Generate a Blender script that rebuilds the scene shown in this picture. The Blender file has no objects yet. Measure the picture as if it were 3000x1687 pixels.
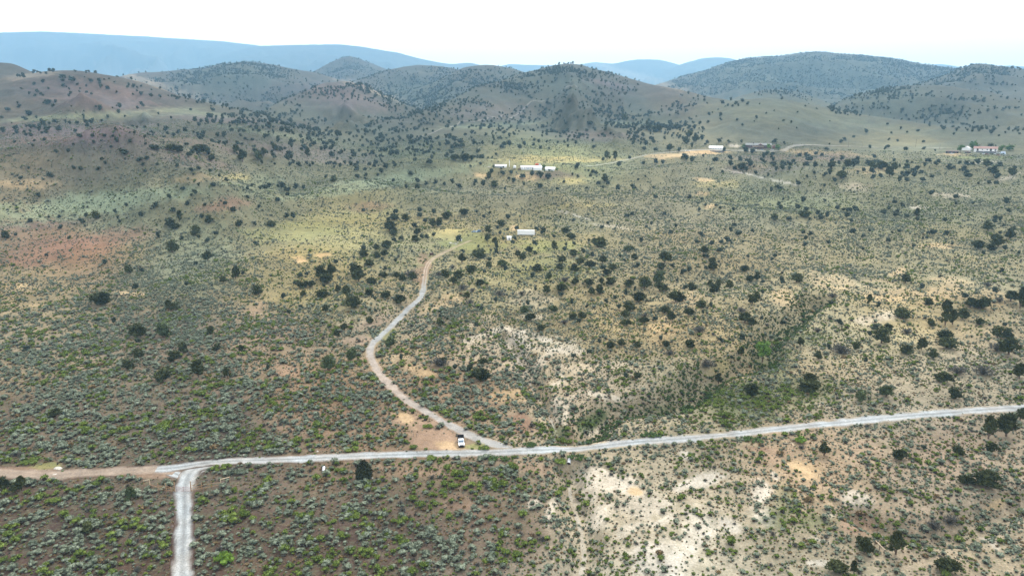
import bpy, bmesh, math, random
import numpy as np
from mathutils import Vector, Matrix

# ------------------------------------------------------------------ camera, sky, sun, exposure
S = bpy.context.scene
COL = S.collection
CAM_H = 106.0
PITCH = math.radians(13.5)
F = 2142.0                      # focal length in pixels of the 3000 px wide photograph
UC, VC = 1500.0, 843.5
cam_d = bpy.data.cameras.new('camera')
cam_d.sensor_width = 36.0
cam_d.lens = 36.0 * F / 3000.0
cam_d.clip_start = 1.0
cam_d.clip_end = 40000.0
cam = bpy.data.objects.new('camera', cam_d)
cam.location = (0, 0, CAM_H)
cam.rotation_euler = (math.pi / 2 - PITCH, 0, 0)
COL.objects.link(cam)
S.camera = cam

SUN_EL, SUN_AZ = math.radians(44), math.radians(28)     # compass-like: 0 = +Y, clockwise
W = bpy.data.worlds.new('World')
S.world = W
W.use_nodes = True
wn, wl = W.node_tree.nodes, W.node_tree.links
for n in list(wn):
    wn.remove(n)
w_out = wn.new('ShaderNodeOutputWorld')
w_bg = wn.new('ShaderNodeBackground')
w_bg.inputs['Strength'].default_value = 0.1
sky = wn.new('ShaderNodeTexSky')
sky.sky_type = 'NISHITA'
sky.sun_disc = False
sky.sun_elevation = SUN_EL
sky.sun_rotation = SUN_AZ
w_tc = wn.new('ShaderNodeTexCoord')
w_no = wn.new('ShaderNodeTexNoise')
w_no.inputs['Scale'].default_value = 3.0
w_no.inputs['Detail'].default_value = 5.0
w_no.inputs['Roughness'].default_value = 0.55
w_map = wn.new('ShaderNodeMapping')
w_map.inputs['Scale'].default_value = (1.0, 1.0, 3.5)
w_ramp = wn.new('ShaderNodeValToRGB')
w_ramp.color_ramp.elements[0].position = 0.24
w_ramp.color_ramp.elements[0].color = (0.72, 0.72, 0.72, 1)
w_ramp.color_ramp.elements[1].position = 0.40
w_ramp.color_ramp.elements[1].color = (1, 1, 1, 1)
w_mix = wn.new('ShaderNodeMix')
w_mix.data_type = 'RGBA'
w_mix.inputs[7].default_value = (7.0, 6.9, 6.8, 1)    # the white cloud deck
wl.new(w_tc.outputs['Generated'], w_map.inputs['Vector'])
wl.new(w_map.outputs['Vector'], w_no.inputs['Vector'])
wl.new(w_no.outputs['Fac'], w_ramp.inputs['Fac'])
wl.new(w_ramp.outputs['Color'], w_mix.inputs[0])
wl.new(sky.outputs['Color'], w_mix.inputs[6])
wl.new(w_mix.outputs[2], w_bg.inputs['Color'])
wl.new(w_bg.outputs['Background'], w_out.inputs['Surface'])

sun_d = bpy.data.lights.new('sun', 'SUN')
sun_d.energy = 1.5
sun_d.angle = math.radians(12)
sun_d.color = (1.0, 0.96, 0.9)
sun = bpy.data.objects.new('sun', sun_d)
_sd = Vector((math.sin(SUN_AZ) * math.cos(SUN_EL), math.cos(SUN_AZ) * math.cos(SUN_EL), math.sin(SUN_EL)))
sun.rotation_euler = (-_sd).to_track_quat('-Z', 'Y').to_euler()
sun.location = (0, 0, 400)
COL.objects.link(sun)

S.view_settings.view_transform = 'Standard'
S.view_settings.look = 'None'
S.view_settings.exposure = 1.55
S.view_settings.gamma = 1.0
S.view_settings.use_curve_mapping = False
S.render.engine = 'CYCLES'
S.cycles.use_denoising = True
S.cycles.max_bounces = 6
S.cycles.diffuse_bounces = 2
S.cycles.glossy_bounces = 2
S.cycles.volume_bounces = 2
S.cycles.transparent_max_bounces = 4
S.cycles.caustics_reflective = False
S.cycles.caustics_refractive = False

HAZE_DENSITY = 0.9e-4
HAZE_COLOR = (0.38, 0.69, 0.98, 1)

rng = np.random.default_rng(11)
random.seed(11)

# ------------------------------------------------------------------ helpers
def _hash(ix, iy, seed):
    with np.errstate(over='ignore'):
        h = (ix.astype(np.int64) * 374761393 + iy.astype(np.int64) * 668265263 + seed * 974634777) & 0xFFFFFFFF
        h = ((h ^ (h >> 13)) * 1274126177) & 0xFFFFFFFF
        h = h ^ (h >> 16)
    return (h & 0xFFFF).astype(np.float32) / 65535.0

def vnoise(x, y, seed=0):
    x = np.asarray(x, dtype=np.float64); y = np.asarray(y, dtype=np.float64)
    ix = np.floor(x); iy = np.floor(y)
    fx = (x - ix).astype(np.float32); fy = (y - iy).astype(np.float32)
    ux = fx * fx * fx * (fx * (fx * 6 - 15) + 10); uy = fy * fy * fy * (fy * (fy * 6 - 15) + 10)
    ix = ix.astype(np.int64); iy = iy.astype(np.int64)
    a = _hash(ix, iy, seed); b = _hash(ix + 1, iy, seed); c = _hash(ix, iy + 1, seed); d = _hash(ix + 1, iy + 1, seed)
    return (a + (b - a) * ux + (c - a) * uy + (a - b - c + d) * ux * uy) * 2 - 1

def fbm(x, y, scale, octv=4, seed=0, gain=0.5):
    v = 0; a = 1.0; t = 0
    for o in range(octv):
        v = v + a * vnoise(x / scale * 2 ** o + 17.3 * o, y / scale * 2 ** o - 9.1 * o, seed + o); t += a; a *= gain
    return v / t * 1.35

def ridged(x, y, scale, octv=3, seed=0):
    v = 0; a = 1.0; t = 0
    for o in range(octv):
        v = v + a * (1 - np.abs(vnoise(x / scale * 2 ** o + 5.7 * o, y / scale * 2 ** o + 3.3 * o, seed + o)) * 2); t += a; a *= 0.5
    return v / t

def sstep(a, b, x):
    t = np.clip((x - a) / (b - a), 0, 1)
    return t * t * (3 - 2 * t)

CP, SP = math.cos(PITCH), math.sin(PITCH)
def ray(u, v):
    a = (np.asarray(u, float) - UC) / F; b = (VC - np.asarray(v, float)) / F
    dx = a; dy = CP + b * SP; dz = -SP + b * CP
    return np.arctan2(dx, dy), dz / np.hypot(dx, dy)

def project(x, y, z):
    dz = z - CAM_H
    fz = y * CP - dz * SP
    up = y * SP + dz * CP
    fz = np.where(fz < 1, 1, fz)
    return UC + F * x / fz, VC - F * up / fz

# ------------------------------------------------------------------ the land: heights on a fan of rings around the drone
fine = np.radians(np.linspace(-50, 50, 821))
coarse = np.radians(np.linspace(54, 306, 42))
AZ = np.concatenate([fine, coarse])                     # wraps round to the first column
NF = len(fine)
RS = np.concatenate([np.linspace(30, 110, 14)[:-1], np.exp(np.linspace(math.log(110), math.log(1500), 560))[:-1],
                     np.exp(np.linspace(math.log(1500), math.log(13800), 245))])
NA, NR = len(AZ), len(RS)
X = np.sin(AZ)[:, None] * RS[None, :]
Y = np.cos(AZ)[:, None] * RS[None, :]
AZs = np.where(AZ > math.pi, AZ - 2 * math.pi, AZ)       # signed

base_r = [0, 146, 214, 326, 466, 608, 708, 790, 858, 980, 1123, 1500, 2000, 3000, 5000, 11500]
base_z = [-3, -2, 0, 2, 6, 13, 17, 27, 37, 45, 55, 66, 74, 88, 96, 100]
lr = np.log(RS)
bz = np.interp(RS, base_r, base_z)
ker = np.exp(-np.linspace(-2, 2, 41) ** 2); ker /= ker.sum()
bz = np.convolve(np.pad(bz, 20, mode='edge'), ker, mode='valid')
base = np.repeat(bz[None, :], NA, 0)
near = 1 - sstep(1400, 2600, RS)[None, :]
roll = fbm(X, Y, 170, 3, 3) * 4.0 * sstep(210, 520, RS)[None, :] * near
roll += fbm(X, Y, 45, 2, 31) * 0.5 * sstep(160, 300, RS)[None, :] * near
base = base + roll

# every ridge: skyline points (pixel u, pixel v, distance), front slope, back slope, rounding
RIDGES = [
 # name, points, front, back, round, spur amplitude, spur scale
 ('mountain', [(-300,110,11400),(0,97,11400),(116,93,11400),(233,98,11400),(408,107,11400),(524,114,11400),(652,122,11400),(757,134,11400),(860,150,11400),(960,175,11400),(1060,215,11400)], .30, .3, 200, .30, 900),
 ('mountain', [(640,165,10000),(745,136,10000),(815,134,10000),(897,132,10000),(990,131,10000),(1048,136,10000),(1118,148,10000),(1165,155,10000),(1223,171,10000),(1281,183,10000),(1316,188,10000),(1350,187,10000),(1374,183,10000),(1400,190,10000),(1440,198,10000),(1500,215,10000)], .28, .3, 150, .28, 700),
 ('mountain', [(1440,200,11900),(1490,188,11900),(1530,190,11900),(1600,192,11900),(1699,190,11900),(1738,182,11900),(1796,188,11900),(1835,179,11900),(1873,174,11900),(1932,175,11900),(1990,190,11900),(2060,215,11900)], .28, .3, 150, .2, 900),
 ('mountain', [(1900,225,11200),(2000,187,11200),(2058,171,11200),(2097,168,11200),(2136,170,11200),(2180,184,11200),(2240,215,11200)], .28, .3, 120, .2, 700),
 ('mountain', [(2690,205,11900),(2745,186,11900),(2790,192,11900),(2850,204,11900),(2900,200,11900),(2947,191,11900),(3010,196,11900),(3100,200,11900),(3300,190,11900)], .28, .3, 120, .2, 900),
 ('hill', [(930,205,4300),(975,180,4300),(1000,170,4300),(1030,164,4300),(1065,178,4300),(1120,198,4250),(1180,225,4200)], .30, .3, 60, .25, 420),
 ('hill', [(300,245,3000),(349,223,3100),(420,214,3150),(478,211,3150),(536,204,3150),(585,203,3150),(625,192,3150),(660,186,3150),(718,182,3150),(776,186,3150),(815,194,3150),(854,202,3100),(930,214,3050),(1000,240,3000)], .24, .3, 70, .3, 380),
 ('hill', [(1060,235,3000),(1125,207,3200),(1180,197,3300),(1230,191,3300),(1300,196,3300),(1345,205,3200),(1400,225,3100)], .25, .3, 60, .3, 350),
 ('hill', [(1290,235,2700),(1345,205,2800),(1375,196,2850),(1410,191,2850),(1440,190,2850),(1470,195,2850),(1500,200,2850),(1535,211,2800),(1580,232,2700)], .25, .3, 60, .3, 320),
 ('hill', [(1880,260,3904),(1942,243,4026),(2000,225,4148),(2058,210,4270),(2136,182,4392),(2194,171,4392),(2291,165,4392),(2369,153,4392),(2408,152,4392),(2446,157,4392),(2524,163,4392),(2621,171,4392),(2679,184,4331),(2738,194,4270),(2830,204,4209),(2920,214,4148),(3100,240,4026)], .22, .3, 80, .32, 480),
 ('hill', [(2760,225,2900),(2815,202,3000),(2854,188,3000),(2893,189,3000),(2932,196,3000),(3000,205,3000),(3150,215,3000)], .22, .3, 60, .28, 350),
 ('hill', [(2120,300,2300),(2180,278,2400),(2233,264,2450),(2285,262,2450),(2340,269,2450),(2395,288,2400),(2440,310,2300)], .22, .3, 50, .2, 250),
 ('hill', [(2400,330,1850),(2439,314,1950),(2485,287,2050),(2543,268,2150),(2602,254,2200),(2679,250,2200),(2757,252,2150),(2854,264,2100),(2932,280,2050),(3000,295,2000),(3120,315,1900)], .24, .3, 60, .3, 260),
 ('hill', [(1190,352,1400),(1235,337,1480),(1303,303,1650),(1400,256,1900),(1470,237,2030),(1535,213,2150),(1582,202,2200),(1621,194,2230),(1660,188,2230),(1699,190,2230),(1738,202,2180),(1776,211,2150),(1835,227,2080),(1893,245,2020),(1951,254,1950),(2000,264,1900),(2078,285,1800),(2147,299,1720),(2230,322,1600)], .215, .28, 60, .26, 260),
 ('hill', [(1990,388,1260),(2039,361,1350),(2090,332,1450),(2147,302,1520),(2175,294,1550),(2233,289,1580),(2310,293,1600),(2369,305,1600),(2446,320,1600),(2524,336,1580),(2621,353,1550),(2699,367,1500),(2776,378,1450),(2854,384,1420),(3000,390,1380),(3150,400,1350)], .20, .25, 60, .2, 240),
 ('hill', [(780,325,1600),(815,302,1700),(850,285,1780),(885,272,1830),(932,250,1900),(965,242,1920),(1000,238,1920),(1039,243,1900),(1078,256,1850),(1116,272,1800),(1155,291,1740),(1194,309,1680),(1229,326,1600),(1270,345,1500)], .23, .3, 45, .22, 220),
 ('hill', [(-200,190,1900),(-100,182,1900),(0,184,1900),(39,188,1900),(78,205,1850),(105,219,1800),(150,245,1750)], .22, .3, 50, .25, 240),
 ('hill', [(-120,268,1600),(0,240,1620),(60,228,1620),(109,217,1620),(155,210,1620),(194,206,1620),(233,206,1620),(272,212,1620),(303,219,1620),(349,229,1600),(408,241,1580),(466,260,1540),(524,278,1500),(582,298,1450),(620,308,1420),(680,318,1380),(750,332,1330)], .21, .3, 50, .28, 230),
 ('ground', [(430,352,1230),(480,338,1260),(520,331,1280),(560,331,1290),(610,335,1290),(650,340,1280),(720,356,1240),(800,372,1180)], .10, .15, 30, .1, 150),
 ('ground', [(-80,388,1080),(0,374,1100),(90,362,1110),(160,355,1110),(230,354,1110),(300,360,1100),(380,372,1070),(470,392,1020),(560,412,960)], .10, .2, 25, .15, 120),
 ('ground', [(400,448,930),(440,440,940),(480,441,940),(540,450,930),(600,463,915),(660,480,890)], .12, .22, 14, .1, 90),
 ('ground', [(1180,392,1240),(1300,378,1270),(1420,372,1290),(1500,378,1290),(1600,392,1260),(1700,408,1200)], .10, .15, 25, .15, 120),
 ('ground', [(1690,398,1260),(1780,372,1340),(1850,366,1370),(1930,372,1350),(2000,392,1290)], .12, .2, 25, .15, 110),
]

layers = [base]
owners = ['ground']
fk = np.exp(-np.linspace(-2, 2, 13) ** 2); fk /= fk.sum()
for name, pts, sf, sb, rnd, spur, ssc in RIDGES:
    p = np.array(pts, float)
    a, t = ray(p[:, 0], p[:, 1])
    zc_p = CAM_H + p[:, 2] * t
    o = np.argsort(a)
    a, zc_p, rc_p = a[o], zc_p[o], p[o, 2]
    zc = np.interp(AZs, a, zc_p); rc = np.interp(AZs, a, rc_p)
    out = np.maximum(a[0] - AZs, AZs - a[-1]); out = np.maximum(out, 0)
    zc = zc - out * rc * 0.35
    zc[:NF] = np.convolve(np.pad(zc[:NF], 6, mode='edge'), fk, mode='valid')
    rc[:NF] = np.convolve(np.pad(rc[:NF], 6, mode='edge'), fk, mode='valid')
    d = rc[:, None] - RS[None, :]
    s = np.where(d > 0, sf, sb)
    drop = s * (np.sqrt(d * d + rnd * rnd) - rnd)
    sp = (ridged(X + fbm(X, Y, ssc * .8, 2, 71) * ssc * .25, Y, ssc, 5, 90 + len(layers)) - 0.15) * 1.9
    h = zc[:, None] - drop + sp * spur * np.minimum(drop, {'mountain': 450, 'hill': 190, 'ground': 40}[name]) * sstep(0, ssc * .6, np.abs(d))
    q0 = .30 if name == 'ground' else .50
    h = h - 300 * sstep(q0, q0 + .35, d / rc[:, None])
    layers.append(h); owners.append(name)
L = np.array(layers, dtype=np.float32)
own = np.argmax(L, 0)
m = L.max(0)
kk = (5.0 + 12.0 * sstep(900, 2000, RS))[None, :]
Z = m + kk * np.log(np.exp((L - m[None]) / kk[None]).sum(0))
Z = Z - kk * 0.0
del L

def col_at(az):
    az = np.asarray(az, float)
    i = np.clip(np.searchsorted(fine, az) - 1, 0, NF - 2)
    return i, np.clip((az - fine[i]) / (fine[i + 1] - fine[i]), 0, 1)

def hit(u, v):
    """where the line of sight through a pixel first meets the land -> x, y, z, range"""
    u = np.atleast_1d(np.asarray(u, float)); v = np.atleast_1d(np.asarray(v, float))
    az, t = ray(u, v)
    i, f = col_at(az)
    zz = Z[i] * (1 - f)[:, None] + Z[i + 1] * f[:, None]
    T = (zz - CAM_H) / RS[None, :]
    ok = T >= t[:, None]
    k = np.where(ok.any(1), ok.argmax(1), NR - 1)
    k = np.clip(k, 1, NR - 1)
    j = np.arange(len(k))
    t0, t1 = T[j, k - 1], T[j, k]
    g = np.clip((t - t0) / np.where(np.abs(t1 - t0) < 1e-9, 1e-9, t1 - t0), 0, 1)
    r = RS[k - 1] + (RS[k] - RS[k - 1]) * g
    z = CAM_H + t * r
    return r * np.sin(az), r * np.cos(az), z, r

def gz(x, y):
    x = np.asarray(x, float); y = np.asarray(y, float)
    r = np.hypot(x, y); az = np.arctan2(x, y)
    i, f = col_at(az)
    k = np.clip(np.searchsorted(RS, r) - 1, 0, NR - 2)
    g = np.clip((r - RS[k]) / (RS[k + 1] - RS[k]), 0, 1)
    return (Z[i, k] * (1 - f) * (1 - g) + Z[i + 1, k] * f * (1 - g) + Z[i, k + 1] * (1 - f) * g + Z[i + 1, k + 1] * f * g)

def poly_world(pts):
    x, y, z, r = hit([p[0] for p in pts], [p[1] for p in pts])
    return np.stack([x, y], 1)

def seg_dist(px, py, line):
    d = np.full(px.shape, 1e9)
    for (x0, y0), (x1, y1) in zip(line[:-1], line[1:]):
        vx, vy = x1 - x0, y1 - y0
        l2 = vx * vx + vy * vy + 1e-9
        t = np.clip(((px - x0) * vx + (py - y0) * vy) / l2, 0, 1)
        d = np.minimum(d, np.hypot(px - x0 - t * vx, py - y0 - t * vy))
    return d

def spline(pts, step):
    """Catmull-Rom through world points, resampled at about STEP metres"""
    p = np.asarray(pts, float)
    q = np.vstack([2 * p[0] - p[1], p, 2 * p[-1] - p[-2]])
    out = []
    for i in range(1, len(q) - 2):
        n = max(2, int(np.hypot(*(q[i + 1] - q[i])) / step))
        t = np.linspace(0, 1, n, endpoint=False)[:, None]
        out.append(.5 * ((2 * q[i]) + (-q[i - 1] + q[i + 1]) * t + (2 * q[i - 1] - 5 * q[i] + 4 * q[i + 1] - q[i + 2]) * t ** 2
                         + (-q[i - 1] + 3 * q[i] - 3 * q[i + 1] + q[i + 2]) * t ** 3))
    out.append(p[-1:])
    return np.vstack(out)

# low swells and washes, drawn along what the photograph shows
nr_in = np.searchsorted(RS, 1400)
XN, YN = X[:NF, :nr_in], Y[:NF, :nr_in]
warp = fbm(XN, YN, 30, 3, 51) * 5
SWELLS = [  # polyline, height, half width
 ([(380,474),(480,452),(640,478)], 15, 42), ([(-60,476),(130,458),(300,464)], 12, 48), ([(1900,524),(2100,500),(2300,522)], 10, 42), ([(760,425),(900,408),(1060,402)], 13, 60),
 ([(-150,690),(0,655),(220,622),(390,592),(540,570)], 13, 42),
 ([(640,636),(820,606),(1000,594),(1200,584),(1450,606),(1600,612)], 10, 32),
 ([(1640,612),(1850,594),(2050,618),(2250,640)], 7, 30),
 ([(1000,560),(1150,525),(1300,503),(1450,500),(1600,506)], 11, 42),
 ([(2100,560),(2300,545),(2500,556),(2700,570)], 7, 38),
 ([(2000,470),(2200,470),(2400,478)], 6, 40),
 ([(2480,520),(2700,500),(2950,510)], 7, 40),
 ([(1100,900),(1300,850),(1450,800),(1560,740)], 4, 30),
 ([(1700,840),(1900,800),(2100,760)], 5, 28),
 ([(2450,930),(2700,905),(2900,890)], 4, 22),
 ([(560,860),(760,800),(900,740)], 3, 30),
 ([(1800,1010),(1950,960),(2080,900)], 4, 22),
 ([(2120,1010),(2300,880),(2420,820)], 4, 24),
 ([(300,520),(500,505),(700,500)], 7, 45),
 ([(1280,1100),(1330,1000),(1380,930)], 2.2, 16), ([(1600,1080),(1660,1000),(1700,940)], 2.2, 15), ([(1740,1160),(1850,1120),(1990,1080)], 2.4, 14),
]
GULLIES = [  # polyline, depth, half width
 ([(1668,1372),(1672,1420),(1690,1480),(1706,1540),(1712,1600),(1690,1687),(1670,1760)], 3.0, 4.5),
 ([(1665,1300),(1640,1260),(1610,1200),(1570,1140),(1545,1090),(1525,1050),(1500,1010),(1480,985)], 2.8, 4.5),
 ([(1700,1290),(1735,1235),(1765,1205),(1850,1190),(1960,1175),(2040,1130),(2090,1085),(2170,1070),(2225,1055),(2240,1010),(2255,985),(2310,950),(2370,910),(2390,890)], 6.0, 8.5),
 ([(2520,1500),(2600,1540),(2720,1560),(2830,1545),(2900,1500),(2960,1470),(3050,1440)], 3.0, 6),
 ([(1290,975),(1330,930),(1400,905)], 1.0, 4),
 ([(1500,880),(1470,860),(1440,850)], 1.2, 6),
 ([(545,1000),(530,930),(520,880),(470,840),(400,800)], .9, 6),
 ([(640,1130),(640,1220),(660,1330)], .5, 3),
 ([(300,1100),(200,1150)], .5, 4),
 ([(1050,1500),(1250,1600),(1350,1687)], .7, 4),
]
gull_lines = []
sw_add = np.zeros_like(XN)
for pts, h, w in SWELLS:
    d = seg_dist(XN, YN, spline(poly_world(pts), 15)) + warp
    sw_add += h * np.exp(-(d / w) ** 2)
for pts, dep, w in GULLIES:
    ln = spline(poly_world(pts), 6)
    gull_lines.append((ln, w))
    d = seg_dist(XN, YN, ln) + warp * .35
    sw_add -= 1.35 * dep * np.exp(-np.abs(d / (w * .85)) ** 2.5)
# roads: centre lines first on the undetailed land, then the ground under them is left smooth
ROADS = {
 'gravel_road': ([(458,1375),(520,1370),(575,1361),(650,1353),(757,1349),(873,1345),(1048,1337),(1223,1331),(1397,1327),(1514,1322),(1689,1313),(1863,1296),(2038,1283),(2213,1266),(2387,1246),(2562,1229),(2737,1213),(3000,1194),(3150,1184)], 2.15, 2.75),
 'gravel_lane': ([(525,1950),(530,1800),(534,1687),(537,1600),(541,1500),(541,1440),(547,1410),(556,1388),(580,1370),(640,1356)], 1.9, 2.6),
 'dirt_track': ([(520,1376),(470,1375),(400,1377),(320,1382),(240,1387),(160,1392),(80,1390),(0,1384),(-120,1372)], 2.6, 2.8),
 'junction_apron': ([(500,1382),(548,1400),(578,1384),(606,1371),(665,1356)], 1.5, 1.5),
 'driveway': ([(1520,1322),(1460,1306),(1415,1290),(1374,1274),(1316,1245),(1246,1205),(1188,1170),(1147,1135),(1112,1095),(1089,1054),(1085,1025),(1100,999),(1130,972),(1165,938),(1199,903),(1230,876),(1240,850),(1244,821),(1249,786),(1263,763),(1298,742),(1339,722),(1380,705)], 2.1, 1.6),
 'dry_wash': ([(1669,1385),(1672,1420),(1681,1450),(1690,1480),(1700,1510),(1706,1540),(1709,1570),(1712,1600),(1704,1640),(1690,1687),(1670,1760)], .55, .8),
 'upper_wash': ([(1662,1290),(1640,1260),(1610,1200),(1570,1140),(1545,1090),(1525,1050),(1500,1010),(1480,985)], .45, .6),
 'hill_track': ([(1225,402),(1280,385),(1340,366),(1400,352),(1470,340),(1535,320),(1590,298),(1640,274),(1690,258)], 2.2, 2.2),
 'ranch_road': ([(1700,489),(1800,477),(1870,463),(1930,451),(1985,445),(2050,440),(2130,441),(2200,443),(2280,442),(2305,436),(2325,428),(2350,425)], 3.0, 3.0),
 'ridge_road': ([(2350,425),(2420,428),(2500,431),(2600,433),(2700,434),(2790,436)], 2.6, 2.6),
}
R_LINES = {}
for nme, (pts, w0, w1) in ROADS.items():
    R_LINES[nme] = poly_world(pts)
rd = np.full(XN.shape, 1e9)
for nme, ln in R_LINES.items():
    if nme in ('hill_track', 'ranch_road', 'ridge_road', 'dry_wash', 'upper_wash'):
        continue
    rd = np.minimum(rd, seg_dist(XN, YN, spline(ln, 6)))
keep = sstep(3.0, 9.0, rd)
micro = fbm(XN, YN, 14, 3, 61) * .45 + fbm(XN, YN, 5, 2, 63) * .12
micro *= (1 - sstep(700, 1200, RS[:nr_in]))[None, :]
Z[:NF, :nr_in] += sw_add * (0.06 + .94 * keep) + micro * keep
ml = sstep(900, 1500, RS)[None, :]
Z += fbm(X, Y, 60, 3, 65) * 2.0 * ml
R_LINES = {n: spline(l, 2.0 if n not in ('hill_track', 'ranch_road', 'ridge_road') else 8.0) for n, l in R_LINES.items()}

# hollows (positive) and crests (negative), for soil and tree growth on the hills
def blur(A, n):
    k = np.ones(2 * n + 1) / (2 * n + 1)
    P = np.pad(A, ((n, n), (0, 0)), mode='wrap'); c = np.cumsum(np.vstack([np.zeros((1, P.shape[1])), P]), 0)
    A1 = (c[2 * n + 1:] - c[:-(2 * n + 1)]) / (2 * n + 1)
    P = np.pad(A1, ((0, 0), (n, n)), mode='edge'); c = np.cumsum(np.hstack([np.zeros((P.shape[0], 1)), P]), 1)
    return (c[:, 2 * n + 1:] - c[:, :-(2 * n + 1)]) / (2 * n + 1)
HOLLOW = (blur(Z, 7) - Z) / (0.004 * RS[None, :])
HOLLOW = np.clip(HOLLOW, -2, 2)
HOLLOW[NF - 8:] *= 0; HOLLOW[:8] *= 0
def hollow_at(x, y):
    r = np.hypot(x, y); i, f = col_at(np.arctan2(x, y)); k = np.clip(np.searchsorted(RS, r) - 1, 0, NR - 2)
    return HOLLOW[i, k]

# ------------------------------------------------------------------ colour of the soil, and how thick the brush grows
CTRL = [
 (100,1600,.078,.050,.039,.70,.25),(600,1650,.078,.050,.039,.68,.28),(1100,1600,.080,.055,.044,.66,.38),(1450,1520,.13,.095,.068,.55,.5),
 (1780,1500,.36,.31,.225,.42,.5),(2000,1650,.40,.345,.25,.42,.5),(2300,1600,.30,.25,.17,.62,.62),(2700,1500,.28,.22,.155,.62,.4),
 (2900,1650,.31,.25,.17,.5,.4),(2800,1300,.28,.21,.145,.62,.35),(2400,1350,.33,.24,.155,.5,.4),(100,1250,.125,.092,.070,.78,.3),
 (600,1260,.085,.062,.050,.76,.32),(1000,1200,.21,.135,.085,.66,.35),(1300,1150,.23,.155,.10,.6,.35),(1700,1150,.36,.30,.21,.55,.35),
 (2100,1150,.26,.22,.14,.8,.6),(2600,1150,.31,.26,.18,.6,.3),(2900,1100,.30,.25,.17,.6,.3),(100,1050,.24,.19,.125,.85,.35),
 (500,1000,.165,.120,.085,.85,.2),(800,1000,.24,.17,.110,.7,.3),(1200,1000,.30,.235,.15,.55,.35),(1700,950,.29,.225,.14,.6,.35),
 (2100,950,.31,.24,.155,.6,.3),(2600,950,.34,.28,.19,.55,.3),(100,850,.25,.19,.13,.8,.3),(500,820,.16,.135,.095,.9,.15),
 (900,850,.24,.195,.11,.65,.3),(1500,800,.25,.21,.125,.6,.25),(2000,800,.28,.225,.15,.65,.2),(2700,780,.26,.215,.14,.75,.3),
 (200,720,.22,.13,.10,.4,.1),(600,680,.17,.15,.10,.88,.1),(1000,680,.25,.22,.12,.5,.3),(1500,680,.25,.21,.125,.6,.2),
 (2000,650,.26,.215,.15,.65,.15),(2700,620,.21,.19,.13,.85,.25),(300,620,.21,.20,.135,.8,.1),(800,580,.18,.16,.115,.8,.1),
 (1500,560,.23,.19,.135,.6,.1),(2200,560,.215,.195,.14,.8,.1),(2800,540,.20,.18,.13,.8,.1),(200,500,.19,.15,.125,.5,.1),
 (700,500,.17,.15,.115,.7,.1),(1200,470,.15,.15,.105,.8,.1),(1650,460,.27,.26,.145,.6,.1),(2100,480,.22,.19,.14,.6,.1),
 (2700,450,.24,.21,.145,.6,.1),(200,400,.14,.115,.105,.55,.1),(700,380,.155,.14,.11,.6,.1),(1200,380,.14,.13,.105,.6,.1),
 (1700,380,.145,.135,.11,.6,.1),(2300,370,.165,.16,.12,.7,.1),(2800,390,.175,.165,.12,.7,.1),(200,260,.155,.12,.11,.5,.1),
 (450,270,.18,.14,.12,.45,.1),(900,280,.18,.145,.125,.5,.1),(1300,280,.14,.13,.105,.6,.1),(1660,250,.13,.125,.10,.6,.1),
 (1850,270,.17,.14,.12,.5,.1),(2400,220,.105,.115,.095,.6,.1),(2700,320,.12,.12,.10,.6,.1),(1480,220,.14,.13,.11,.6,.1),
 (150,150,.13,.12,.11,.5,.1),(700,210,.13,.13,.11,.6,.1),(1000,150,.13,.12,.11,.5,.1),(2900,240,.15,.14,.115,.6,.1),
]
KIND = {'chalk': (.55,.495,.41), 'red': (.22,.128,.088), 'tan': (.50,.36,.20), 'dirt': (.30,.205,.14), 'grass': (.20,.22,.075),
        'gold': (.42,.35,.15), 'sage': (.225,.262,.165), 'brown': (.13,.085,.065), 'pale': (.44,.37,.27), 'wooded': (.068,.08,.062), 'purple': (.15,.105,.105), 'lush': (.075,.12,.04)}
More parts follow.
